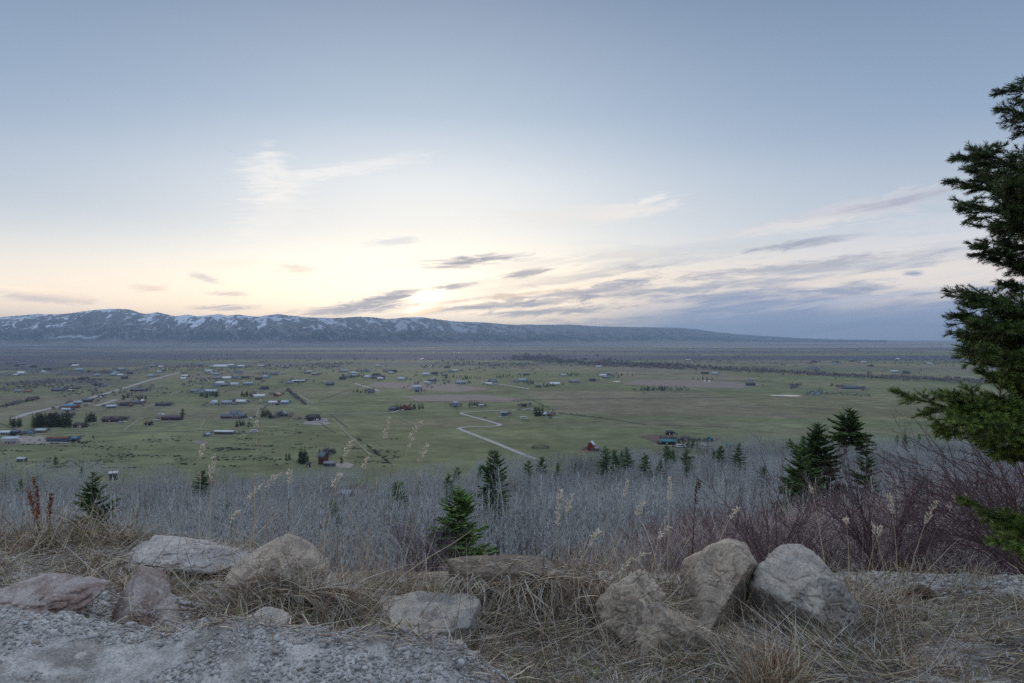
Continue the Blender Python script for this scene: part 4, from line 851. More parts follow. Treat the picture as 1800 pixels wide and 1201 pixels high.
kind_ = rs.randint(0, 6, len(pts)); dn_ = fbm2(pts[:, 0]/34, pts[:, 1]/46, 3, 52)+.10*sstep(-pts[:, 0]/pts[:, 1], -.1, .3)+rs.normal(0, .035, len(pts)); kind_ = np.where(dn_ > .50, 6+rs.randint(0, 3, len(pts)), kind_)
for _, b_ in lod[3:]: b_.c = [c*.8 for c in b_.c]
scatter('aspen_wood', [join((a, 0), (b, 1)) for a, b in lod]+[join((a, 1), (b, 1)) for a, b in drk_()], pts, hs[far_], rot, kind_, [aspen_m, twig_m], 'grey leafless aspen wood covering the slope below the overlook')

# ------------------------------------------------------------------ conifers on the slope, each with trunk and crown
FP = {}
def slope_fir(px, top, D, wpx, label, seed, base=None, asym=.3, shape=.85, levels=24, sub=8, z0=.03, wid=1., tone=1., kmesh=None, name='fir_tree', group=None, per=6):
    X = (px-900)/F*D; g0 = gz(X, D)-.15; H = CAMZ-(top-HY)/F*D-g0; Rb = wpx*D/F/2*(1.15 if name == 'fir_tree' and wpx < 60 else 1.)
    if kmesh is None: kmesh = seed
    if kmesh not in FP:
        tr, cr_ = fir(H, Rb, seed, levels, per, sub, z0, wid, tone, shape, asym); FP[kmesh] = (tr.mesh('trunk', [bark_m], True), cr_.mesh('crown', [needle_m]), H, Rb)
    tm, cm, h0, r0 = FP[kmesh]; root = empty(name, (X, D, g0), rs.uniform(0, 6.28)); root.scale = (Rb/r0, Rb/r0, H/h0)
    tag(root, label, 'tree', group); link('trunk', tm, root); link('crown', cm, root); return root
slope_fir(803, 866, 24, 98, 'bushy young green fir in the middle just beyond the rocks', 201, shape=.42, levels=30, sub=10, wid=.62, tone=3.6, per=7, z0=.40, asym=.45)
slope_fir(163, 826, 52, 125, 'pointed young fir at the left below the dry grass', 202, shape=.85, levels=30, sub=8, wid=.75, tone=2.2, z0=.3)
slope_fir(878, 792, 110, 72, 'tall dark fir standing above the bare wood right of the winding road', 203, shape=.55, levels=30, sub=8, wid=.8, tone=2.1, per=6, z0=.38)
slope_fir(1445, 745, 74, 138, 'broad dark fir of the right-hand clump', 204, shape=.78, levels=36, sub=8, wid=.85, tone=1.8, per=8, z0=.35)
slope_fir(1412, 788, 70, 104, 'small bushy fir at the left foot of the right-hand clump', 205, shape=.6, levels=20, sub=8, wid=.8, tone=2.2, z0=.45)
slope_fir(1514, 790, 72, 52, 'low dark fir right of the bare pale trunk', 206, shape=.6, levels=18, sub=7, tone=2., z0=.5)
SM = [(845, 817, 180, 17, 'small fir just left of the tall dark slope fir'), (698, 846, 190, 40, 'round dark fir by itself right of the cabin road'), (737, 846, 210, 14, 'thin little fir right of the round dark one'), (803, 820, 200, 17, 'upper of the small firs above the bushy young fir'),
      (789, 832, 195, 24, 'lower small fir above the bushy young fir'), (582, 878, 105, 40, 'dark fir in the aspens below the cabin'), (391, 871, 100, 56, 'broad dark fir in the left aspens'), (353, 825, 290, 30, 'dark fir at the top of the left aspens by the reddish house'),
      (928, 808, 340, 22, 'dark fir right of the gravel road end'), (953, 803, 360, 20, 'fir next to the dark one right of the gravel road end'), (1012, 812, 380, 10, 'thin fir among bare trees right of the road end'), (980, 814, 370, 12, 'small half-bare fir between thin firs'),
      (1067, 784, 420, 34, 'wide fir in front of the red barn corner'), (1080, 790, 400, 18, 'short fir overlapping the wide one by the red barn'), (1102, 785, 380, 26, 'pointed fir right of the red barn'), (1093, 792, 395, 14, 'little fir leaning on the pointed one'), (1136, 796, 400, 28, 'flat-topped fir left of the teal barn'),
      (1172, 783, 400, 24, 'fir right below the teal barn'), (1161, 806, 330, 20, 'low fir in front of the teal barn trees'), (1183, 790, 390, 12, 'narrow fir below the white motorhome at the barn'), (1208, 788, 390, 28, 'spreading fir right of the barn motorhome'), (1268, 784, 430, 22, 'left fir of the pair below the teal shed'),
      (1299, 778, 420, 30, 'right fir of the pair below the teal shed'), (1343, 818, 190, 22, 'thin pale-green fir standing alone in the right wood'), (1389, 770, 470, 13, 'small dark fir on the right wood edge, first left of the clump'), (1412, 766, 480, 15, 'pointed fir on the wood edge right above the clump foot'),
      (1577, 763, 480, 9, 'small fir on the wood edge right of the clump'), (1593, 763, 470, 13, 'larger fir on the wood edge right of the clump'), (1617, 762, 480, 10, 'faint fir on the wood edge near the big right fir'), (1555, 792, 250, 11, 'slim fir in the pale trunks right of the clump'),
      (35, 842, 140, 22, 'dark fir behind the rusty stalks at the left edge'), (143, 820, 420, 9, 'tiny fir top left of the pointed young fir'), (1215+40, 790, 420, 10, 'tiny fir between the barn firs and the pair')]
def depth_for(px, py):
    lo_, hi_ = 45., 900.
    for _ in range(40):
        m_ = (lo_+hi_)/2
        if HY+(CAMZ-gz((px-900)/F*m_, m_))/m_*F > py: lo_ = m_
        else: hi_ = m_
    return m_
for q, (px, tp_, D, wp, lab) in enumerate(SM):
    D = depth_for(px, tp_+1.5*wp+12)
    slope_fir(px, tp_, D, wp, lab, 300+q % 4, kmesh=('s', q % 4), shape=(.6, .45, .7, .5)[q % 4], levels=16, sub=6, wid=1.1, tone=2.5, per=6, z0=.16)
# the half-bare pine with the pale trunk
D = 70.; X = (1498-900)/F*D; g0 = gz(X, D); H = CAMZ-(713-HY)/F*D-g0
r = np.random.RandomState(5); zz = np.linspace(0, H*.98, 14); tp_ = np.stack([-.5*zz/H+.25*np.sin(zz/H*6), 0*zz, zz], 1); tr = MB(); V, Q = tubes(tp_[None], (.33*(1-.8*zz/H))[None], 8); tr.add(V, Q)
lowb = MB(); n = 26; t = r.uniform(.45, .8, n); a = r.uniform(0, 6.28, n); L = r.uniform(.5, 1.7, n); b0 = np.stack([np.interp(t*H, zz, tp_[:, 0]), 0*t, t*H], 1); u = np.linspace(0, 1, 4)
V, Q = tubes(b0[:, None]+np.stack([np.cos(a), np.sin(a), 0*a-.1], 1)[:, None]*(L[:, None]*u)[..., None], np.outer(np.full(n, .028), 1-.8*u), 4)
tr.add(V, Q); _, cr_ = fir(H*.18, 2.3, 207, 15, 8, 9, z0=.0, wid=.8, tone=1.6, shape=.75, asym=.4); _, c2 = fir(H*.10, 1.3, 208, 7, 7, 7, z0=.0, tone=1.6, shape=.6)
cr_.v = [v+np.array([-.45, 0, H*.815]) for v in cr_.v]; c2.v = [v+np.array([1.2, -.2, H*.76]) for v in c2.v]
root = empty('pine_tree', (X, D, g0-.1)); tag(root, 'pine with a bare pale trunk and a dark crown tuft', 'tree')
link('trunk', tr.mesh('trunk', [mat('pale_bark', lin(188, 188, 186), .9, .25, 3., mixc=lin(120, 116, 112), mixs=2.)], True), root); link('crown', join((cr_, 0), (c2, 0)).mesh('crown', [needle_m]), root)
# orange-leaved cabin glimpsed behind the left fir
building('cabin', 184, 918, 22, 'orange', 'slate', 'orange-brown cabin wall glimpsed behind the pointed young fir', 'house', 15, .7, 3., nwin=1, z=gz(vp(184, 918, -36)[0], vp(184, 918, -36)[1]))

# ------------------------------------------------------------------ thicket of reddish brush beyond the rocks
def shrub(H, seed, ns=26, nb=6, lean=(0, 0), col=(96, 74, 82), spread=.5, r0=.008):
    r = np.random.RandomState(seed); b = MB(); a = r.uniform(0, 6.283, ns); o = np.stack([np.cos(a), np.sin(a), 0*a], 1); u = np.linspace(0, 1, 5); L = H*r.uniform(.6, 1.08, ns); sp = spread*r.uniform(.3, 1.2, ns)
    P0 = o*r.uniform(0, .12*H, ns)[:, None]; ln = np.array([*lean, 0.])
    P = P0[:, None]+(o*sp[:, None]+ln)[:, None]*(L[:, None]*(.55*u+.45*u*u))[..., None]+np.array([0, 0, 1.])*(L[:, None]*(u-.18*u*u))[..., None]; P[:, 1:-1] += r.normal(0, .02*H, (ns, 3, 3))
    c = np.array(lin(*col)); V, Q = tubes(P, np.outer(r0*r.uniform(.7, 1.4, ns), 1-.65*u), 4); b.add(V, Q, c=np.repeat(c*r.uniform(.6, 1.2, ns)[:, None], 20, 0))
    def kids(P, n, lk, rr, m):
        N = len(P); uu = r.uniform(.25, .98, (N, n)); fi = uu*(P.shape[1]-1); i0 = np.minimum(fi.astype(int), P.shape[1]-2); fr = (fi-i0)[..., None]
        A = np.take_along_axis(P, i0[..., None].repeat(3, -1), 1); B_ = np.take_along_axis(P, (i0+1)[..., None].repeat(3, -1), 1); S = A*(1-fr)+B_*fr
        d = unit(unit(B_-A)*.9+r.normal(0, .55, S.shape)+np.array([0, 0, .25])); l = (lk*r.uniform(.4, 1.2, (N, n))*(1.15-uu))[..., None]
        Pk = np.stack([S, S+d*l*.5+r.normal(0, .06, S.shape)*l, S+d*l+np.array([0, 0, .08])*l], 2).reshape(-1, 3, 3)
        V, Q = tubes(Pk, np.tile(np.array([1, .75, .4])*rr, (len(Pk), 1)), 3); b.add(V, Q, c=np.repeat(c*r.uniform(.7, 1.5, len(Pk))[:, None], 9, 0)); return Pk
    k1 = kids(P, nb, H*.45, r0*.55, 3); kids(k1, 4, H*.2, r0*.36, 3); return b
rs = np.random.RandomState(41)
shr = [shrub(2., 400+k, 24, 6, col=c_) for k, c_ in enumerate(((124, 104, 102), (176, 150, 146), (166, 156, 162), (192, 180, 172)))]
pts, scl = [], []
BT = ([0, 600, 690, 745, 800, 900, 1000, 1100, 1200, 1300, 1400, 1500, 1600, 1700, 2200], [990, 985, 975, 940, 985, 980, 968, 950, 895, 870, 856, 842, 815, 795, 770])
def brush(pxa, pxb, Ya, Yb, n, ha, hb):
    for _ in range(n):
        Y = math.exp(rs.uniform(math.log(Ya), math.log(Yb))); X = (rs.uniform(pxa, pxb)-900)/F*Y; g0 = gz(X, Y)-.05; lim_ = CAMZ-(np.interp(X/Y*F+900, BT[0], BT[1])+rs.uniform(-14, 26)-HY)/F*Y-g0
        h_ = min(rs.uniform(ha, hb), lim_*.94)
        if h_ > .45: pts.append((X, Y, g0)); scl.append(h_/2)
brush(1000, 1900, 8, 14, 110, 1.6, 2.5); brush(1180, 2000, 12, 26, 220, 2.4, 3.8); brush(960, 1300, 11, 30, 60, 1.6, 2.6); brush(600, 1000, 9, 30, 120, 1.2, 2.4); brush(1350, 2000, 24, 42, 210, 4., 6.); brush(100, 650, 14, 34, 60, 1.2, 2.2); brush(900, 1400, 26, 42, 70, 3., 4.6)
brush(-200, 500, 30, 44, 60, 2, 3.5)
pts = np.array(pts); rot = rs.uniform(-.12, .12, (len(pts), 3)); rot[:, 2] = rs.uniform(0, 6.28, len(pts))
scatter('thicket', shr, pts, scl, rot, rs.randint(0, 4, len(pts)), [twig_m], 'reddish purple leafless brush crowding the slope behind the boulders')
# arching shrub by the right-hand fir
def arching(px, py, Y, tips, label, seed, r0=.011, col=(74, 58, 62)):
    r = np.random.RandomState(seed); X0 = (px-900)/F*Y; base = np.array((X0, Y, gz(X0, Y)-.05)); b = MB(); u = np.linspace(0, 1, 8); Ps = []
    for tx, ty, Yt in tips:
        e = np.array(((tx-900)/F*Yt, Yt, CAMZ-(ty-HY)/F*Yt))-base; s = r.normal(0, .06, 3)*[1, 1, 0]
        p = s+e*u[:, None]+np.array([0, 0, .16])*np.linalg.norm(e)*(np.sin(u*math.pi)**1.0)[:, None]+np.cumsum(r.normal(0, .018, (8, 3)), 0); Ps.append(p)
    P = np.array(Ps); c = np.array(lin(*col)); V, Q = tubes(P, np.outer(r0*r.uniform(.7, 1.3, len(P)), 1-.75*u), 6); b.add(V, Q, c=c)
    def kids(P, n, lk, rr):
        N = len(P); uu = r.uniform(.2, .98, (N, n)); m = P.shape[1]; fi = uu*(m-1); i0 = np.minimum(fi.astype(int), m-2); fr = (fi-i0)[..., None]
        A = np.take_along_axis(P, i0[..., None].repeat(3, -1), 1); B_ = np.take_along_axis(P, (i0+1)[..., None].repeat(3, -1), 1); S = A*(1-fr)+B_*fr
        d = unit(unit(B_-A)+r.normal(0, .5, S.shape)); l = (lk*r.uniform(.3, 1.2, (N, n)))[..., None]; Pk = np.stack([S, S+d*l*.5+r.normal(0, .05, S.shape)*l, S+d*l+np.array([0, 0, .1])*l], 2).reshape(-1, 3, 3)
        V, Q = tubes(Pk, np.tile(np.array([1, .7, .35])*rr, (len(Pk), 1)), 4); b.add(V, Q, c=np.repeat(c*r.uniform(.8, 1.5, len(Pk))[:, None], 12, 0)); return Pk
    k1 = kids(P, 12, .5, r0*.5); kids(k1, 4, .2, r0*.3)
    b.v = [v for v in b.v]; o = link('shrub', b.mesh('shrub', [twig_m]), loc=base); return tag(o, label, 'shrub')
rs = np.random.RandomState(43)
arching(1835, 1015, 6.2, [(rs.uniform(1535, 1800), rs.uniform(770, 960), rs.uniform(5.6, 7.4)) for _ in range(34)], 'dark leafless shrub arching left under the right-hand fir', 1, .0075, (96, 78, 80))
arching(1560, 1000, 6.6, [(rs.uniform(1440, 1680), rs.uniform(850, 985), rs.uniform(6.2, 7.4)) for _ in range(16)], 'tangled leafless shrub behind the round grey boulder', 2, .008, (96, 76, 80))
arching(1360, 985, 7.2, [(rs.uniform(1240, 1450), rs.uniform(840, 960), rs.uniform(6.8, 8)) for _ in range(16)], 'leafless shrub rising behind the gap between the two boulders', 3, .007, (102, 82, 86))
arching(745, 1020, 9.5, [(rs.uniform(690, 800), rs.uniform(925, 990), rs.uniform(9, 10)) for _ in range(18)], 'small purple shrub left of the bushy young fir', 4, .006, (104, 88, 98))
# ------------------------------------------------------------------ the overlook: ground, gravel heap, boulders
CP = np.array([(0, 950, 5.), (0, 1010, 4.), (100, 1000, 4.2), (300, 1000, 4.3), (450, 1030, 4.), (200, 1100, 3.1), (50, 1090, 3.), (620, 1036, 4.6), (700, 1050, 4.1), (690, 1112, 3.5), (600, 1115, 3.3), (500, 1085, 3.5), (830, 1132, 3.4), (900, 1122, 3.5),
    (900, 1016, 4.9), (1000, 1100, 3.7), (1000, 1185, 3.12), (1100, 1122, 3.6), (1300, 1112, 3.9), (1250, 1192, 3.1), (1400, 1130, 3.85), (1500, 1192, 3.1), (1600, 1090, 4.), (1700, 1052, 4.5), (1750, 1020, 5.), (1750, 1150, 3.5), (1650, 1015, 5.), (1560, 1036, 4.7),
    (-400, 1000, 4.), (2150, 1050, 4.4), (760, 1030, 4.7), (1150, 1022, 4.8), (1350, 1022, 4.9)], float)
CX = (CP[:, 0]-900)/F*CP[:, 2]; CY = CP[:, 2]; CZ = CAMZ-(CP[:, 1]-HY)/F*CP[:, 2]
CX = np.concatenate([CX, [-2.5, -1, 0, 1, 2.5, -2.5, 0, 2.5]]); CY = np.concatenate([CY, [2.2, 2.1, 2.2, 2.2, 2.2, .8, .8, .8]]); CZ = np.concatenate([CZ, [.4, .3, .12, .08, .03, .3, .1, 0]])
RID = np.array([(-400, 1070), (0, 1086), (150, 1096), (250, 1112), (320, 1110), (380, 1092), (440, 1094), (500, 1110), (560, 1122), (620, 1128), (700, 1146), (780, 1156), (840, 1172), (880, 1192), (920, 1235), (1000, 1340), (1100, 1500), (3000, 1700)], float)
def hz(X, Y):
    X = np.asarray(X, float); Y = np.asarray(Y, float); num = 0; den = 1e-9
    for a, b, c in zip(CX, CY, CZ):
        w_ = 1/((X-a)**2+.6*(Y-b)**2+.006)**2.6; num = num+w_*c; den = den+w_
    z = num/den
    edge = 4.72+.35*(fbm2(X/1.2, Y*0, 3, 71)-.5)
    z = z-(sstep(Y, edge, edge+1.1)*(z-np.interp(Y+.1, PROF[:, 0], PROF[:, 1])))
    z = np.where(Y > 6.2, np.interp(Y+.1, PROF[:, 0], PROF[:, 1]), z)
    pxm = X/2.7*F+900; zm = CAMZ-2.7*(np.interp(pxm, RID[:, 0], RID[:, 1])-HY)/F+.02
    zm = zm+.13*(fbm2(X/.38, Y/.38, 3, 72)-.5)+.035*(fbm2(X/.13, Y/.13, 2, 70)-.5)
    m_ = zm*np.exp(-(np.maximum(Y-2.72, 0)/.30)**2)-np.maximum(2.5-Y, 0)*.10-20*(1-np.exp(-(np.maximum(Y-2.72, 0)/.30)**2))*sstep(Y, 2.72, 3.6)
    k = .03; hlp = np.clip(.5+.5*(m_-z)/k, 0, 1); z = z+(m_-z)*hlp+k*hlp*(1-hlp)
    # berm of gravel along the right edge
    z = z+.05*np.exp(-((Y-4.85)/.16)**2)*sstep(X, 2.2, 2.9)
    r_ = sstep(Y, 7.5, 5.5)
    return z+r_*(.035*(fbm2(X/.28, Y/.28, 4, 73)-.5)+(.014+.018*hlp)*(fbm2(X/.055, Y/.055, 3, 74)-.5)+hlp*.013*(fbm2(X/.02, Y/.02, 2, 79)-.5))
NY = 640; gxs = np.linspace(-4.4, 4.8, 1150); gys = 1.2*np.exp(np.linspace(0, math.log(8.6/1.2), NY))
GX, GY = np.meshgrid(gxs, gys); GZ = hz(GX.ravel(), GY.ravel()).reshape(GX.shape)
def hz1(X, Y):
    """height of the overlook sheet by bilinear lookup"""
    X = np.clip(np.asarray(X, float), gxs[0]+1e-6, gxs[-1]-1e-6); Y = np.clip(np.asarray(Y, float), gys[0]+1e-6, gys[-1]-1e-6)
    fx = (X-gxs[0])/(gxs[1]-gxs[0]); fy = np.log(Y/1.2)/math.log(8.6/1.2)*(NY-1); ix = np.floor(fx).astype(int); iy = np.floor(fy).astype(int); fx = fx-ix; fy = fy-iy
    return (GZ[iy, ix]*(1-fx)+GZ[iy, ix+1]*fx)*(1-fy)+(GZ[iy+1, ix]*(1-fx)+GZ[iy+1, ix+1]*fx)*fy
gravelc, soil, strawc = np.array(lin(190, 185, 177)), np.array(lin(112, 102, 94)), np.array(lin(146, 132, 114))
fX, fY = GX.ravel(), GY.ravel(); n1_ = fbm2(fX/.5, fY/.5, 4, 75); pxg = fX/fY*F+900
heap = np.exp(-(np.maximum(fY-2.78, 0)/.16)**2)*sstep(pxg, 960, 850)
gr = np.maximum(heap, sstep(n1_+.18*sstep(pxg, 1450, 1600)*sstep(fY, 4.5, 4.7)+.1*(pxg < 420)*(fY < 3.5), .48, .62))
C = soil+(strawc-soil)*sstep(fbm2(fX/.2, fY/.2, 3, 76), .35, .6)[:, None]; C = C+(gravelc-C)*gr[:, None]
C = C+(soil*1.15-C)*(heap*.55*sstep(fbm2(fX/.22, fY/.22, 4, 69), .50, .66))[:, None]; C = C*(.72+.56*fbm2(fX/.045, fY/.045, 3, 77))[:, None]
C = C+(np.array(lin(186, 178, 170))-C)*(.8*sstep(pxg, 1560, 1700)*(1-sstep(fY, 3.6, 4.0))*sstep(n1_, .3, .5))[:, None]
i = np.arange(GX.size).reshape(GX.shape)
gm = bpy.data.materials.new('gravelly_soil'); gm.use_nodes = True; t_ = NT(gm.node_tree); p_ = gm.node_tree.nodes['Principled BSDF']; p_.inputs['Roughness'].default_value = .95; p_.inputs['Specular IOR Level'].default_value = .1
oc = t_.new('ShaderNodeTexCoord').outputs['Object']; vo = t_.new('ShaderNodeTexVoronoi'); t_.put(vo.inputs['Vector'], oc); vo.inputs['Scale'].default_value = 130
ca = t_.new('ShaderNodeAttribute', attribute_name='col').outputs['Color']
gv = t_.new('ShaderNodeSeparateColor'); t_.put(gv.inputs[0], vo.outputs['Color'])
vs = t_.new('ShaderNodeVectorMath', operation='SCALE'); t_.put(vs.inputs[0], ca); t_.put(vs.inputs['Scale'], t_.mr(gv.outputs[0], 0., 1., .80, 1.2, False)); t_.put(p_.inputs['Base Color'], vs.outputs[0])
bp = t_.new('ShaderNodeBump'); bp.inputs['Strength'].default_value = .8; bp.inputs['Distance'].default_value = .008; t_.put(bp.inputs['Height'], t_.m('SUBTRACT', t_.noise(oc, 90., 4, .7), vo.outputs['Distance'])); t_.put(p_.inputs['Normal'], bp.outputs[0])
tag(link('overlook_ground', MB().add(np.stack([fX, fY, GZ.ravel()], 1), np.stack([i[:-1, :-1], i[:-1, 1:], i[1:, 1:], i[1:, :-1]], -1).reshape(-1, 4), c=C).mesh('overlook_ground', [gm], True)), 'gravel heap and grassy ledge of the overlook', kind='structure')

import bmesh
def ico(sub):
    bm = bmesh.new(); bmesh.ops.create_icosphere(bm, subdivisions=sub, radius=1.0); V = np.array([v.co[:] for v in bm.verts]); T3 = np.array([[v.index for v in f.verts] for f in bm.faces]); bm.free(); return V, T3
ICO = {k: ico(k) for k in (2, 3, 5, 6, 7)}
# gravel
rs = np.random.RandomState(51); peb = []
for k in range(7):
    V, T3 = ICO[2]; r_ = 1+.9*(fbm3(V*1.5+k*7, 2, k)-.5); V = V*r_[:, None]*np.array([1, rs.uniform(.65, 1), rs.uniform(.45, .75)]); peb.append(MB().add(V, T3=T3))
pm = bpy.data.materials.new('pebble_stone'); pm.use_nodes = True; t_ = NT(pm.node_tree); p_ = pm.node_tree.nodes['Principled BSDF']; p_.inputs['Roughness'].default_value = .9; p_.inputs['Specular IOR Level'].default_value = .2
rnd = t_.new('ShaderNodeObjectInfo').outputs['Random']; pc = t_.ramp(rnd, [(0, lin(112, 106, 102)), (.25, lin(156, 152, 147)), (.55, lin(180, 177, 172)), (.75, lin(150, 136, 122)), (.9, lin(190, 188, 186)), (1, lin(206, 204, 200))])
t_.put(p_.inputs['Base Color'], t_.mix(.3, pc, t_.ramp(t_.noise(t_.new('ShaderNodeTexCoord').outputs['Object'], 3., 4, .6), [(.3, lin(110, 108, 106)), (.7, lin(190, 186, 182))])))
pts, scl = [], []
def pebbles(pa, pb, Ya, Yb, n, sa, sb, pw=2.2):
    Y = rs.uniform(Ya, Yb, n); X = (rs.uniform(pa, pb, n)-900)/F*Y; k = fbm2(X/.3, Y/.3, 3, 78) > .38
    X, Y = X[k], Y[k]; s = sa+(sb-sa)*rs.rand(len(X))**pw*1.0; pts.append(np.stack([X, Y, hz1(X, Y)+s*.15], 1)); scl.append(s)
pebbles(-200, 930, 1.9, 2.85, 19000, .0028, .010, 2.2); pebbles(-200, 930, 2., 2.8, 950, .006, .019, 2.2); pebbles(300, 985, 2.78, 3.12, 2600, .003, .013); pebbles(-150, 480, 2.8, 3.6, 4500, .004, .016); pebbles(-150, 420, 3.6, 5., 1500, .004, .014); pebbles(640, 840, 3.5, 4.6, 900, .004, .014)
pebbles(1480, 2000, 4.55, 5.2, 3200, .005, .018); pebbles(850, 1900, 2.6, 3.3, 4500, .004, .014); pebbles(1450, 1900, 3.2, 4.6, 2200, .003, .012); pebbles(330, 560, 3.3, 4., 1200, .004, .013); pebbles(200, 330, 2.95, 3.15, 90, .012, .028, 1.)
pts = np.concatenate(pts); scl = np.concatenate(scl); rot = rs.uniform(-.5, .5, (len(pts), 3)); rot[:, 2] = rs.uniform(0, 6.28, len(pts))
scatter('gravel', peb, pts, scl, rot, rs.randint(0, 7, len(pts)), [pm], 'loose grey gravel of the heap and the ledge')

def rock_mat(name, a, b, c, bump=.5, sc_=2.2):
    m = bpy.data.materials.new(name); m.use_nodes = True; t = NT(m.node_tree); p = m.node_tree.nodes['Principled BSDF']; p.inputs['Roughness'].default_value = .92; p.inputs['Specular IOR Level'].default_value = .15
    o = t.new('ShaderNodeTexCoord').outputs['Object']; n1 = t.noise(o, sc_*2.5, 7, .65, .4); n2 = t.noise(o, sc_*6, 6, .7, .8); n3 = t.noise(o, sc_*40, 3, .7)
    col = t.mix(t.mr(n1, .38, .62), a, b); col = t.mix(t.mr(n2, .56, .70, 0, .8), col, c)
    v = t.new('ShaderNodeVectorMath', operation='SCALE'); t.put(v.inputs[0], col); t.put(v.inputs['Scale'], t.mr(n3, .25, .75, .58, 1.36, False)); t.put(p.inputs['Base Color'], v.outputs[0])
    h = t.m('ADD', t.m('MULTIPLY', n2, .8), t.m('MULTIPLY', n3, .25)); b_ = t.new('ShaderNodeBump'); b_.inputs['Strength'].default_value = bump; b_.inputs['Distance'].default_value = .02; t.put(b_.inputs['Height'], h); t.put(p.inputs['Normal'], b_.outputs[0]); return m
rk_tan = rock_mat('tan_stone', lin(190, 174, 154), lin(146, 134, 122), lin(152, 118, 94)); rk_grey = rock_mat('grey_stone', lin(186, 176, 162), lin(142, 138, 132), lin(152, 122, 96))
rk_pale = rock_mat('pale_stone', lin(196, 188, 178), lin(162, 156, 150), lin(132, 126, 122)); rk_red = rock_mat('reddish_stone', lin(176, 166, 158), lin(138, 116, 106), lin(196, 190, 184)); rk_brown = rock_mat('brown_stone', lin(132, 118, 104), lin(108, 96, 86), lin(150, 130, 108))
ROCKS = []
def rock(px, top, bot, wpx, Y, dep, seed, m, label, planes=(), sub=6, rough=.07, p=16, yaw=0, sink=.12, npl=16, name='boulder', round_=.0):
    """boulder: a soft-edged polyhedron cut by planes, then broken up with noise"""
    r = np.random.RandomState(seed); V, T3 = ICO[sub]
    N = unit(r.normal(0, 1, (npl, 3))); Hh = r.uniform(.62, .88, npl)
    if len(planes): N = np.vstack([N, unit(np.array([q[:3] for q in planes]))]); Hh = np.concatenate([Hh, [q[3] for q in planes]])
    D = np.maximum(V@N.T/Hh, 0); p = p*1.7; rr = ((D**p).sum(1)+(1/1.25)**p)**(-1/p); rr = rr*(1-round_)+round_
    rr = rr*(1+rough*2.2*(fbm3(V*1.7+seed, 5, seed, .55)-.5)); rg = 1-np.abs(2*fbm3(V*2.6+seed*3, 4, seed+5)-1); rr = rr-rough*.7*sstep(rg, .84, 1.)
    rr = rr*(1+rough*.5*(fbm3(V*9+seed, 3, seed+9)-.5)); Vv = V*rr[:, None]
    w_ = wpx*Y/F; h = (bot-top)*Y/F; mn, mx = Vv.min(0), Vv.max(0)
    c_, s_ = math.cos(yaw), math.sin(yaw); 
    Vv = (Vv-(mn+mx)/2)/((mx-mn)/2)*np.array([w_/2, dep/2, h*(1+sink)/2]); Vv = np.stack([Vv[:, 0]*c_-Vv[:, 1]*s_, Vv[:, 0]*s_+Vv[:, 1]*c_, Vv[:, 2]], 1)
    zt = CAMZ-(top-HY)/F*Y; X = (px-900)/F*Y
    o = link(name, MB().add(Vv, T3=T3).mesh(name, [m], True), loc=(X, Y, zt-h*(1+sink)/2)); ROCKS.append((seed, Vv+np.array((X, Y, zt-h*(1+sink)/2)))); return tag(o, label, 'rock')
rock(1274, 956, 1100, 138, 4.10, .44, 3, rk_tan, 'upright tan boulder with a flat lit face and dark undercut, right of the middle', [(-.45, -.62, .62, .50), (-.95, -.2, .25, .78), (.62, -.72, -.42, .40), (.97, -.1, .15, .86), (.15, .1, .98, .84), (-.3, .3, .9, .8), (0, 1, 0, .8), (0, 0, -1, .9), (.55, -.2, .8, .84)], sub=7, rough=.055, p=24, npl=0)
rock(1420, 973, 1130, 176, 3.88, .55, 8, rk_grey, 'big rounded grey boulder with a rusty spot, leaning on the upright tan one', [(.72, -.25, .64, .66), (-.6, -.5, .62, .74), (-.75, -.5, -.45, .62), (.15, -.98, .1, .66), (0, -.35, .93, .82), (.9, -.2, -.1, .86), (0, 1, 0, .8), (-.2, -.8, -.5, .66), (.5, -.75, -.2, .70)], sub=7, rough=.06, p=12, npl=3, sink=.05)
rock(1112, 1010, 1150, 128, 3.58, .36, 11, rk_tan, 'two-humped pale tan rock matted with straw left of the upright boulder', [(-.3, -.8, .5, .62), (.6, -.3, .7, .62), (-.7, -.3, .6, .66)], sub=6, rough=.13, npl=7, p=20)
rock(1212, 1056, 1168, 200, 3.45, .34, 12, rk_tan, 'low long tan rock sloping down right of the two-humped rock', [(.52, -.05, .85, .30), (-.15, -.95, .25, .6), (.3, -.9, .3, .6), (-.8, -.2, .5, .8), (.2, .3, .9, .5)], sub=6, rough=.11, yaw=.1, npl=3, p=16, sink=.4)
rock(880, 988, 1100, 190, 3.95, .38, 14, rk_brown, 'brown rock block curtained by hanging dry grass in the centre', [(0, -1, .1, .6), (0, 0, 1, .62), (-.95, -.2, .1, .8), (.95, -.2, .1, .8)], sub=6, rough=.07, npl=3)
rock(1020, 1006, 1104, 120, 4.0, .32, 17, rk_brown, 'brown rock with matted rusty grass between the centre block and the two-humped rock', [(0, -.95, .2, .62), (0, 0, 1, .66), (.9, -.3, .2, .8)], sub=6, rough=.09, npl=4)
rock(752, 1070, 1110, 206, 3.40, .5, 21, rk_grey, 'flat-topped pale slab with a broken front edge in the grass hollow', [(.06, -.12, 1, .5), (.15, -1, .05, .62), (.95, -.3, 0, .82), (-.9, -.35, .25, .8), (0, 1, 0, .8), (0, 0, -1, .8), (.55, -.8, -.1, .66), (-.6, -.75, .2, .74)], sub=6, rough=.11, p=26, npl=2, name='slab', yaw=.15, sink=1.4)
rock(490, 950, 1060, 172, 3.85, .46, 26, rk_tan, 'striped tan rock with a peaked top behind the gravel heap', [(-.45, -.3, .85, .62), (.62, -.2, .75, .55), (0, -.95, .1, .7)], sub=6, rough=.08, npl=6, p=22)
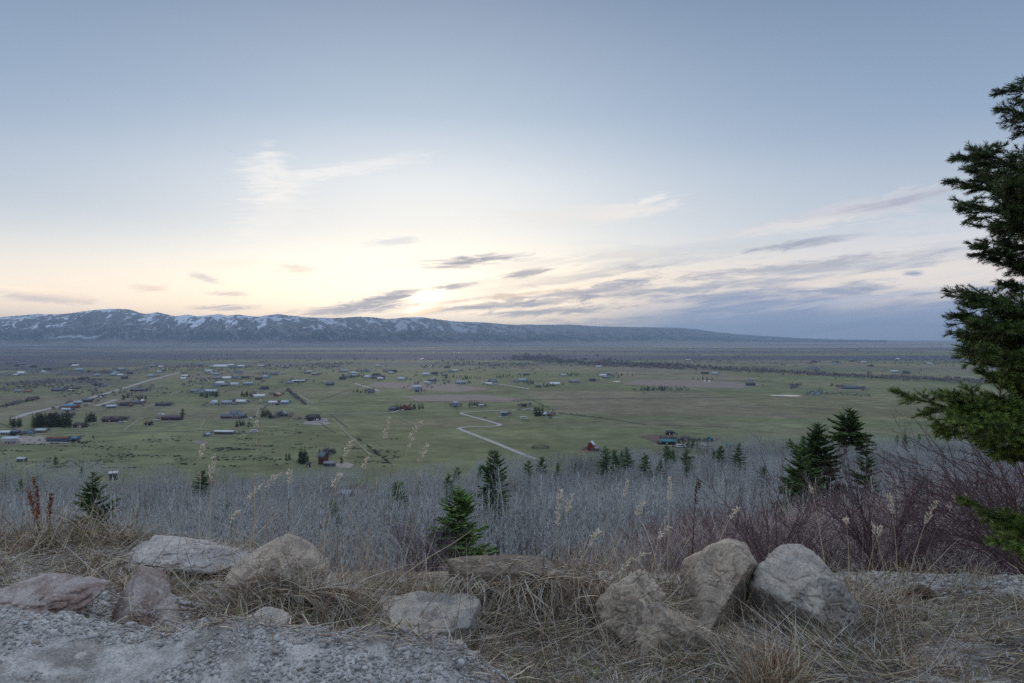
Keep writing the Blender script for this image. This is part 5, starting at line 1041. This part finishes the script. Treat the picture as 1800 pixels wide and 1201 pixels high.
rock(335, 955, 1006, 222, 4.35, .6, 31, rk_pale, 'long whitish rock lying flat at the left edge of the slope', [(0, -.4, .9, .62), (.5, -.2, .8, .75), (-.6, -.3, .7, .7)], sub=6, rough=.10)
rock(252, 1004, 1108, 150, 3.12, .34, 36, rk_red, 'reddish wedge-shaped rock half sunk in the gravel at the left', [(-.72, -.45, .5, .5), (.66, -.2, .72, .22), (.25, -.9, .4, .42), (-.3, -.9, .1, .6)], sub=6, rough=.09, p=20, yaw=0, npl=4, sink=.5)
rock(62, 1022, 1104, 205, 3.0, .5, 41, rk_red, 'broad reddish rock cut by the left edge and dusted with gravel', [(0, -.4, .9, .55), (-.3, -.8, .4, .7), (.6, -.5, .5, .7)], sub=6, rough=.10, sink=.4)
rock(458, 1076, 1118, 92, 2.86, .2, 46, rk_grey, 'small pointed grey stone on the back of the gravel heap', [(-.5, -.3, .8, .6), (.5, -.3, .7, .6)], sub=5, rough=.10, sink=.3, name='stone')
rock(675, 1132, 1150, 24, 2.78, .05, 47, rk_brown, 'small brown stone on the crest of the gravel heap', sub=5, sink=.4, name='stone'); rock(140, 1150, 1168, 22, 2.45, .05, 48, rk_pale, 'smooth white stone in the gravel at the left', sub=5, sink=.3, name='stone', round_=.4)
rock(828, 1146, 1168, 26, 2.74, .06, 49, rk_grey, 'small grey stone at the right end of the heap crest', sub=5, sink=.4, name='stone'); rock(275, 1012, 1026, 34, 3.9, .08, 50, rk_pale, 'small pale stone behind the reddish wedge rock', sub=5, sink=.4, name='stone')
rock(1620, 1026, 1042, 44, 4.55, .1, 52, rk_brown, 'small brown stone in the gravel berm at the right', sub=5, sink=.4, name='stone')

# ------------------------------------------------------------------ dry grass
rs = np.random.RandomState(61)
straw = np.array([lin(206, 190, 162), lin(184, 177, 166), lin(166, 150, 128), lin(134, 114, 94), lin(106, 98, 90), lin(150, 114, 88)]); green = np.array([lin(108, 124, 56), lin(132, 138, 66)])
gb = MB()
def blades(root, L, az, th0, curl, wid, col, m=5):
    n = len(root); u = np.linspace(0, 1, m); th = th0[:, None]+curl[:, None]*(u[:-1]+u[1:])[None]*.5
    out = np.stack([np.cos(az), np.sin(az), 0*az], 1); seg = (out[:, None]*np.sin(th)[..., None]+np.array([0, 0, 1.])*np.cos(th)[..., None])*(L/(m-1))[:, None, None]
    seg = seg+rs.normal(0, .07, seg.shape)*(L/(m-1))[:, None, None]
    kb = rs.rand(n) < .4; kp = rs.randint(1, m-1, n); kd = rs.normal(0, .75, (n, 3))
    for q_ in range(1, m-1):
        sl_ = kb & (kp <= q_); seg[sl_, q_] += kd[sl_]*(L[sl_]/(m-1))[:, None]
    P = np.concatenate([root[:, None], root[:, None]+np.cumsum(seg, 1)], 1)
    gzv = hz1(P[..., 0], P[..., 1])+.004; P[..., 2] = np.maximum(P[..., 2], gzv)
    W = wid[:, None]*np.array([.8, 1., .9, .6, .15])[None]; roll = rs.uniform(-1.3, 1.3, n)
    lat = np.stack([-np.sin(az), np.cos(az), 0*az], 1); S = unit(lat*np.cos(roll)[:, None]+np.cross(lat, unit(P[:, -1]-P[:, 0]))*np.sin(roll)[:, None])
    V, Q = ribbons(P, W, S); gb.add(V, Q, c=np.repeat(col, 2*m, 0))
def grass(pa, pb, Ya, Yb, n, La, Lb, tilt=(.1, .9), curl=(.2, 1.4), az=None, tuft=0, pal=(3, 3, 2, 2, 1, .6), gfrac=.03, wid=(.0012, .0026), z=None, lift=0.):
    if tuft:
        c = rs.randint(0, tuft, n); Yc = rs.uniform(Ya, Yb, tuft); Pc = rs.uniform(pa, pb, tuft); Y = Yc[c]+rs.normal(0, .045, n); X = (Pc[c]-900)/F*Yc[c]+rs.normal(0, .05, n)
    else: Y = rs.uniform(Ya, Yb, n); X = (rs.uniform(pa, pb, n)-900)/F*Y
    zz = hz1(X, Y)+lift if z is None else np.full(n, z)+rs.normal(0, .02, n)
    a = rs.uniform(0, 6.283, n) if az is None else rs.normal(az[0], az[1], n)
    pw = np.array(pal, float); pw /= pw.sum(); col = straw[rs.choice(6, n, p=pw)]*rs.uniform(.7, 1.2, n)[:, None]; g_ = rs.rand(n) < gfrac; col[g_] = green[rs.randint(0, 2, g_.sum())]*rs.uniform(.7, 1.2, g_.sum())[:, None]
    L = rs.uniform(La, Lb, n); th = rs.uniform(*tilt, n); cu = rs.uniform(*curl, n); th[g_] *= .5; cu[g_] *= .5; L[g_] *= .6
    blades(np.stack([X, Y, zz], 1), L, a, th, cu, rs.uniform(*wid, n), col)
flat = dict(tilt=(1.25, 1.6), curl=(-.15, .3)); pi = math.pi
grass(-60, 430, 3.7, 5.0, 4200, .06, .26, **flat, gfrac=.03); grass(-60, 300, 4.5, 5.0, 1100, .10, .26, tuft=40, tilt=(.2, 1.2), gfrac=.10); grass(-60, 230, 4.6, 5.0, 500, .2, .42, tuft=16, pal=(3, 2, 2, 3, 1, 2)); grass(150, 330, 3.5, 4.2, 500, .08, .22, tuft=20, gfrac=.12)
grass(400, 640, 3.35, 3.7, 2000, .15, .42, tilt=(.9, 1.6), curl=(-.1, .5), pal=(2, 3, 2, 2, 2, .5)); grass(420, 620, 3.5, 3.8, 420, .12, .32, tuft=16, pal=(2, 2, 3, 3, 1, 1)); grass(430, 600, 3.5, 3.62, 420, .2, .42, tilt=(1.0, 1.6), az=(-.6, .5), lift=.1)
grass(480, 860, 3.0, 3.4, 2400, .08, .36, tilt=(1.15, 1.6), curl=(-.2, .4), pal=(2, 4, 2, 2, 2, .4)); grass(500, 850, 3.0, 3.4, 300, .10, .22, tuft=22, gfrac=.35); grass(620, 800, 3.75, 4.7, 1500, .05, .16, **flat, gfrac=.1); grass(640, 800, 3.8, 4.7, 420, .05, .14, tuft=26, gfrac=.5)
grass(795, 985, 3.70, 3.80, 260, .14, .36, tilt=(1.1, 2.0), curl=(.5, 1.5), az=(-pi/2, .8), z=.27, pal=(2, 4, 2, 2, 1, .4)); grass(960, 1070, 3.78, 3.86, 420, .15, .3, tilt=(1.2, 1.9), curl=(.7, 1.3), az=(-pi/2, .6), z=.22, pal=(1, 2, 3, 4, 1, 2))
grass(800, 1060, 3.85, 4.05, 350, .04, .12, tilt=(1., 1.6), z=.28, pal=(3, 2, 3, 3, 1, 2)); grass(790, 1000, 3.42, 3.75, 1300, .12, .4, tilt=(.9, 1.6), curl=(-.1, .5)); grass(780, 1060, 3.4, 3.75, 260, .12, .32, tuft=20)
grass(1000, 1220, 3.95, 4.7, 2200, .12, .36, tilt=(.5, 1.5), tuft=60, pal=(4, 3, 2, 2, 1, 1)); grass(980, 1200, 4.2, 4.7, 260, .25, .5, tuft=24, tilt=(.02, .5), curl=(.1, .8))
grass(1040, 1330, 3.15, 3.5, 2000, .06, .26, tilt=(1.05, 1.6), curl=(-.1, .4), pal=(3, 4, 2, 2, 2, .8)); grass(1060, 1300, 3.28, 3.5, 260, .08, .2, tuft=30)
grass(850, 1400, 2.75, 3.3, 6500, .04, .18, tilt=(1.2, 1.6), curl=(-.2, .4), pal=(3, 4, 2, 1.5, 1, .6), gfrac=.05); grass(860, 1300, 2.8, 3.3, 450, .04, .11, tuft=50, tilt=(.05, .8), gfrac=.4)
grass(1290, 1600, 2.9, 3.55, 2400, .1, .4, tilt=(1.15, 1.6), curl=(-.2, .4), az=(pi*.95, 1.3), pal=(1.5, 4, 2, 2, 2.5, .5)); grass(1340, 1560, 3.45, 3.7, 260, .12, .28, tuft=18, pal=(2, 3, 2, 2, 1, .5))
grass(1480, 1980, 3.7, 4.65, 4200, .05, .2, tilt=(1.35, 1.62), curl=(-.1, .2), az=(0, .7), pal=(4, 3, 3, 2, 1, .8), gfrac=.03); grass(1480, 1980, 2.8, 3.7, 1200, .04, .16, tilt=(1.35, 1.62), curl=(-.1, .2), az=(0, .5), pal=(4, 3, 3, 2, 1, .8), gfrac=.03); grass(1500, 1900, 3.2, 4.6, 420, .04, .12, tuft=40, gfrac=.2); grass(1490, 1600, 3.7, 4.7, 700, .1, .28, tuft=30, tilt=(.3, 1.2))
grass(1450, 1850, 4.6, 5.0, 500, .05, .2, tuft=40, gfrac=.2); grass(1322, 1398, 2.75, 3.0, 600, .12, .3, tilt=(.0, .7), curl=(.1, .9), pal=(4, 1, 3, 2, 0, 3)); grass(1540, 1720, 3.1, 3.3, 160, .08, .2, tuft=6, pal=(1, 1, 2, 3, 1, 3))
grass(780, 1000, 4.2, 4.6, 300, .10, .26, tuft=30)
grass(0, 1700, 3.3, 4.8, 260, .25, .62, tilt=(.05, .7), curl=(-.3, .9), wid=(.0007, .0013)); grass(420, 1320, 3.2, 4.6, 320, .25, .6, tilt=(.2, 1.3), curl=(-.3, .8), wid=(.0008, .0016), pal=(5, 3, 2, 1, 0, 1)); grass(430, 760, 3.9, 4.7, 200, .3, .7, tilt=(.05, .8), curl=(-.2, 1.), wid=(.0008, .0014), pal=(4, 2, 2, 1, 0, 2))
for sd_, n in ((11, 90), (12, 120), (26, 90), (14, 70), (17, 100), (21, 60), (36, 30), (31, 90), (8, 30)):
    V = dict(ROCKS)[sd_]; c0 = V.mean(0); q = V[(V[:, 2] > c0[2]-.02) & (V[:, 1] < c0[1]+.08)]; q = q[rs.randint(0, len(q), n)]+np.array([0, 0, .004]); col = straw[rs.choice(6, n, p=np.array([4, 4, 2, 2, 1, 1])/14)]*rs.uniform(.7, 1.2, n)[:, None]
    blades(q, rs.uniform(.06, .26, n), rs.normal(-pi/2, 1.1, n), rs.uniform(.9, 1.6, n), rs.uniform(.1, .8, n), rs.uniform(.0010, .0020, n), col)
grass(-60, 1950, 2.95, 4.7, 7000, .02, .09, tilt=(1.2, 1.62), curl=(-.3, .3), wid=(.001, .0034), pal=(2, 2, 3, 3, 3, 1.5))
grass(250, 980, 2.62, 3.0, 1100, .03, .16, tilt=(1.2, 1.6), curl=(-.2, .3)); grass(350, 960, 2.72, 3.0, 200, .05, .14, tuft=14, gfrac=.2)
straw_m = mat('dry_straw', None, .8, .2, 12., attr=True, spec=.25)
o = link('dry_grass', gb.mesh('dry_grass', [straw_m])); tag(o, 'matted dry grass with green shoots among the boulders', kind='stuff')

# ------------------------------------------------------------------ tall seed stalks, each a thing
seed_m = mat('seed_husk', lin(232, 220, 196), .8, .2, 20., spec=.2); rust_m = mat('rusty_seed', lin(140, 84, 52), .85, .3, 20., spec=.1); stem_m = mat('straw_stem', lin(206, 188, 156), .8, .2, 15., spec=.25); dkst_m = mat('dark_stem', lin(86, 62, 54), .85, .2, 15., spec=.1)
def stalk(tx, ty, bx, Y, head, label, droop=.0, kind='grass', r0=.003, mid=None, cat='grass stalk', name='grass_stalk'):
    X0 = (bx-900)/F*Y; g0 = float(hz1(X0, Y)); e = np.array(((tx-900)/F*Y-X0, rs.uniform(-.12, .12), CAMZ-(ty-HY)/F*Y-g0)); Lh = np.linalg.norm(e); u = np.linspace(0, 1, 14)
    side = np.sign(e[0]) if abs(e[0]) > .01 else 1
    P = np.stack([e[0]*(.55*u+.45*u*u), e[1]*u, e[2]*(1.1*u-.1*u*u)], 1)
    if mid is not None: mv = np.array(((mid[0]-900)/F*Y-X0, 0, CAMZ-(mid[1]-HY)/F*Y-g0)); k = mid[2]; P = np.where(u[:, None] < k, mv*(u/k)[:, None], mv+(e-mv)*((u-k)/(1-k))[:, None])
    P += np.cumsum(rs.normal(0, .0016, P.shape), 0)*(u[:, None] > 0)
    root = empty(name, (X0, Y, g0)); tag(root, label, cat); sm, hm = {'grass': (stem_m, seed_m), 'rust': (dkst_m, rust_m), 'dark': (dkst_m, dkst_m)}[kind]
    V, Q = tubes(P[None], (r0*(1-.65*u))[None], 6); link('stem', MB().add(V, Q).mesh('stem', [sm], True), root)
    hl = head*Y/F
    if hl > 0:
        d = unit(P[-1]-P[-3]); n = int(12+head*.7)*(2 if kind == 'rust' else 1); q = rs.rand(n); A = P[-1]-d*hl*q[:, None]+np.array([side*droop*hl*.6, 0, -droop*hl*.5])*((1-q)**2)[:, None]
        a = rs.uniform(0, 6.283, n); sp = np.stack([np.cos(a), np.sin(a)*.8, rs.uniform(-.4, 1.2, n)], 1); off = unit(sp)*(.003+.010*np.sin(np.clip(q, .05, 1)*pi)[:, None]*rs.uniform(.3, 1.2, (n, 1)))*(1.0 if kind == 'grass' else .8)
        B_ = A+off; dl = unit(sp*.6+np.array([side*.3, 0, .5-droop])); ln = rs.uniform(.012, .024, n)[:, None]
        b = MB(); V, Q = tubes(np.stack([A, B_], 1), np.full((n, 2), .0005), 3); b.add(V, Q)
        Pp = np.stack([B_, B_+dl*ln*.5, B_+dl*ln], 1); V, Q = tubes(Pp, np.tile([.0010, .0034, .0005], (n, 1)), 5); b.add(V, Q); link('seed_head', b.mesh('seed_head', [hm], True), root)
    return root
S_ = stalk
for a in [(680, 738, 640, 4.5, 38, 'straight seed stalk in front of the log house track, left of a fuller one', .1), (729, 738, 668, 4.4, 56, 'tallest and fullest pale seed stalk in the middle of the valley view', .25), (752, 776, 700, 4.6, 40, 'faint feathery seed stalk right of the fullest one', .2),
          (607, 772, 556, 4.4, 44, 'seed stalk leaning right over the brown house yard', .3), (646, 805, 598, 4.6, 24, 'short seed stalk below the fence line track', .1), (598, 826, 553, 4.0, 32, 'seed stalk leaning right beside the cabin roof', .2), (486, 824, 430, 4.4, 34, 'seed stalk leaning far right at the edge of the aspens', .4),
          (503, 834, 518, 4.0, 24, 'small stiff seed stalk with a tight brown head left of the cabin', .0), (360, 780, 350, 4.5, 26, 'thin seed stalk in the near left pasture', .1), (381, 795, 368, 4.4, 50, 'fluffy seed stalk right of the thin one in the left pasture', .1), (462, 738, 446, 4.7, 12, 'very thin tall stalk reaching the black barn', .0),
          (452, 850, 398, 4.2, 34, 'leaning stalk over the whitish rock', .3), (397, 900, 380, 4.0, 24, 'short pale curling stalk behind the whitish rock', .5), (984, 858, 978, 4.2, 66, 'full seed stalk standing straight right of the young fir', .1), (998, 862, 983, 4.3, 34, 'slender seed stalk touching the full straight one', .1),
          (1108, 848, 1070, 4.6, 28, 'seed stalk with a head streaming left above the aspens', -.2), (1122, 874, 1098, 4.3, 30, 'seed stalk bending right beneath the streaming head', .3), (1176, 846, 1172, 4.2, 44, 'upright narrow seed stalk left of the dead dark stalk', .0), (1048, 928, 1005, 4.0, 34, 'bent seed stalk rising over the brown centre rock', .3),
          (1118, 948, 1062, 3.9, 60, 'seed stalk drooping right in a long plume above the two-humped rock', .5), (1172, 924, 1140, 4.1, 30, 'curved stalk hooked at its top left of the upright boulder', .7), (1302, 895, 1232, 4.3, 26, 'slanting seed stalk crossing behind the upright boulder', .2), (1650, 880, 1590, 4.4, 48, 'long thick seed stalk leaning right beyond the round grey boulder', .1),
          (1573, 872, 1582, 4.5, 34, 'seed stalk with a loose head left of the long leaning one', .1), (1530, 918, 1518, 4.5, 18, 'short fuzzy stalk right of the round grey boulder', .0), (1546, 925, 1562, 4.6, 18, 'pair-mate of the fuzzy stalk, a little taller and paler', .0), (1440, 862, 1456, 4.7, 14, 'thin stalk over the top of the round grey boulder', .0), (1479, 908, 1492, 4.6, 12, 'short stalk right above the round grey boulder edge', .0)]:
    S_(*a)
S_(828, 938, 622, 3.35, 0, 'long bleached stalk broken at a node, slanting across the slab', mid=(705, 1012, .45), r0=.003); S_(612, 888, 672, 4.0, 0, 'bare bleached stalk leaning left in a fork over the purple brush', r0=.003); S_(662, 902, 628, 4.05, 0, 'bare bleached stalk leaning right across the fork', r0=.0025)
S_(48, 842, 62, 4.8, 92, 'tall rust-brown dock stalk at the left edge', .1, 'rust', .004, cat='dock stalk', name='dock_stalk'); S_(92, 866, 86, 4.9, 66, 'thinner rust-brown dock stalk right of the tall one', .1, 'rust', .003, cat='dock stalk', name='dock_stalk'); S_(36, 866, 58, 4.75, 60, 'short rust-brown dock stalk leaning left at the left edge', .1, 'rust', .003, cat='dock stalk', name='dock_stalk')
S_(1222, 838, 1217, 4.6, 46, 'dead dark twisted stalk standing alone left of the upright boulder', .2, 'dark', .005, cat='dead plant', name='dead_stalk'); S_(1375, 1172, 1362, 2.95, 16, 'rusty grass stalk in the tuft at the bottom right of the middle', .2, 'rust', .002)

# ------------------------------------------------------------------ the fir at the right edge
rs = np.random.RandomState(71); FYd = 3.6
tx = lambda px, Y: (px-900)/F*Y
root = empty('fir_tree', (tx(1912, FYd), FYd, float(hz1(tx(1912, FYd), FYd))-.05)); tag(root, 'near dark fir reaching in from the right edge', 'tree')
B0 = np.array(root.location); Ht = CAMZ+(HY-20)/F*FYd-B0[2]
zz = np.linspace(0, Ht, 12); tpth = np.stack([.05*np.sin(zz*1.3), .04*np.sin(zz), zz], 1); tpth -= tpth[0]
V, Q = tubes(tpth[None], (.042*(1-zz/Ht*.92)+.003)[None], 10); link('trunk', MB().add(V, Q).mesh('trunk', [bark_m], True), root)
TIPS = [(1700, 355, 60), (1690, 300, 70), (1735, 425, 50), (1735, 455, 50), (1700, 560, 80), (1735, 660, 70), (1715, 690, 80), (1752, 160, 40), (1790, 142, 20), (1768, 184, 30), (1672, 262, 95), (1702, 268, 70), (1663, 322, 90), (1716, 396, 60), (1700, 442, 70), (1733, 498, 40), (1640, 512, 105), (1692, 522, 90), (1646, 552, 100), (1650, 582, 95),
        (1690, 602, 80), (1668, 626, 85), (1702, 652, 70), (1722, 612, 70), (1578, 696, 130), (1642, 684, 90), (1652, 742, 90), (1622, 742, 95), (1720, 722, 80), (1700, 775, 80), (1670, 890, 70), (1702, 906, 60), (1748, 955, 30), (1770, 330, 60), (1775, 390, 60), (1760, 560, 80), (1770, 640, 80), (1765, 790, 70)]
wood_b, ndl = MB(), MB()
def limb(a, e, lit_green=0., dens=1.):
    """one bough from a to e with flat sprays of needled twigs"""
    Lb = np.linalg.norm(e-a); u = np.linspace(0, 1, 9); up = np.array([0, 0, 1.])
    P = a+(e-a)*u[:, None]-up*(Lb*.02*np.sin(u*pi))[:, None]+np.cumsum(rs.normal(0, .006, (9, 3)), 0); P[0] = a
    V, Q = tubes(P[None], (.0022+.010*Lb*(1-u))[None], 6); wood_b.add(V, Q)
    n = max(int(Lb*50*dens), 8); q = rs.uniform(.12, 1, n); f = q*8; i0 = np.minimum(f.astype(int), 7); fr = (f-i0)[:, None]; S = P[i0]*(1-fr)+P[i0+1]*fr; ax = unit(P[i0+1]-P[i0]); lat = unit(np.cross(ax, up)); sg_ = np.where(np.arange(n) % 2, 1, -1)[:, None]
    d = unit(ax*.8+lat*sg_*rs.uniform(.4, .9, (n, 1))+up*rs.normal(-.05, .28, (n, 1))); l = (Lb*.31*(1.12-q)*rs.uniform(.6, 1.2, n)+.05)[:, None]
    ps = [P[None, 4:][:, :5]]; T_ = np.stack([S+d*l*k+up*(k*k*.05)*l for k in np.linspace(0, 1, 5)], 1); allP = [T_]; 
    m = 5; N = n; uu = rs.uniform(.2, .95, (N, m)); S2 = (S[:, None]+d[:, None]*(l[:, None]*uu[..., None])); lt = unit(np.cross(d, up)); s2 = np.where(np.arange(m) % 2, 1, -1)[None, :, None]
    d2 = unit(d[:, None]*.8+lt[:, None]*s2*rs.uniform(.4, .9, (N, m, 1))+up*rs.normal(0, .25, (N, m, 1))); l2 = (l[:, None]*.5*(1.15-uu[..., None])+.02)
    T2 = np.stack([S2+d2*l2*k for k in np.linspace(0, 1, 5)], 2).reshape(-1, 5, 3)
    tw_ = np.concatenate([T_, T2, P[None, 4:]]); V, Q = tubes(tw_, np.tile([.0018, .0016, .0014, .0012, .0008], (len(tw_), 1)), 3); wood_b.add(V, Q)
    ln = np.linalg.norm(tw_[:, -1]-tw_[:, 0], axis=1); cnt = np.maximum((ln*620*dens).astype(int), 10); j = np.repeat(np.arange(len(tw_)), cnt); k = rs.rand(len(j))*4; i1 = np.minimum(k.astype(int), 3); fr = (k-i1)[:, None]
    A = tw_[j, i1]*(1-fr)+tw_[j, i1+1]*fr; axn = unit(tw_[j, 4]-tw_[j, 0]); rv = unit(rs.normal(0, 1, (len(j), 3))); pr = unit(rv-axn*(rv*axn).sum(1, keepdims=True)); nd = unit(axn*rs.uniform(.7, 1.5, (len(j), 1))+pr); nl = rs.uniform(.014, .026, len(j))[:, None]
    sd = unit(np.cross(nd, rv)); V, Q = ribbons(np.stack([A, A+nd*nl], 1), np.tile([.0013, .0007], (len(j), 1)), sd)
    tn = np.repeat(rs.uniform(.6, 1.3, len(tw_)), cnt); yl = np.clip(k/4, 0, 1)**2
    Cn = np.array(lin(52, 72, 38))*tn[:, None]+np.array(lin(112, 128, 44))*((yl*.30+lit_green*(.5+.5*yl))*tn)[:, None]; ndl.add(V, Q, c=np.repeat(Cn, 4, 0))  # lower boughs go lighter yellow-green: their lit look is put into the needle colour
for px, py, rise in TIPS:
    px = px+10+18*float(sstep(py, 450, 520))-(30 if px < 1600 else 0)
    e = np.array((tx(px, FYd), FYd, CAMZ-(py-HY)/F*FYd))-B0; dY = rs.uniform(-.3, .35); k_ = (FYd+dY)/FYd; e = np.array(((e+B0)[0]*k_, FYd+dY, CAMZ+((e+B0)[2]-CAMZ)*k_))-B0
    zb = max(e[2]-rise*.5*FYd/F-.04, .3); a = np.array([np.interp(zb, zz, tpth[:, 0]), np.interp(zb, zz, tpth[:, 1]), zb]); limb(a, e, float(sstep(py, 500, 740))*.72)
for k in range(46):   # the far sides of the tree, mostly outside the frame
    zb = rs.uniform(.5, Ht*.95); az_ = rs.uniform(-1.15, 1.15); Lb = .78*(1-zb/Ht)**.8+.12; a = np.array([np.interp(zb, zz, tpth[:, 0]), 0, zb]); limb(a, a+np.array([math.cos(az_)*Lb, math.sin(az_)*Lb, Lb*rs.uniform(.1, .45)]), 0., .6)
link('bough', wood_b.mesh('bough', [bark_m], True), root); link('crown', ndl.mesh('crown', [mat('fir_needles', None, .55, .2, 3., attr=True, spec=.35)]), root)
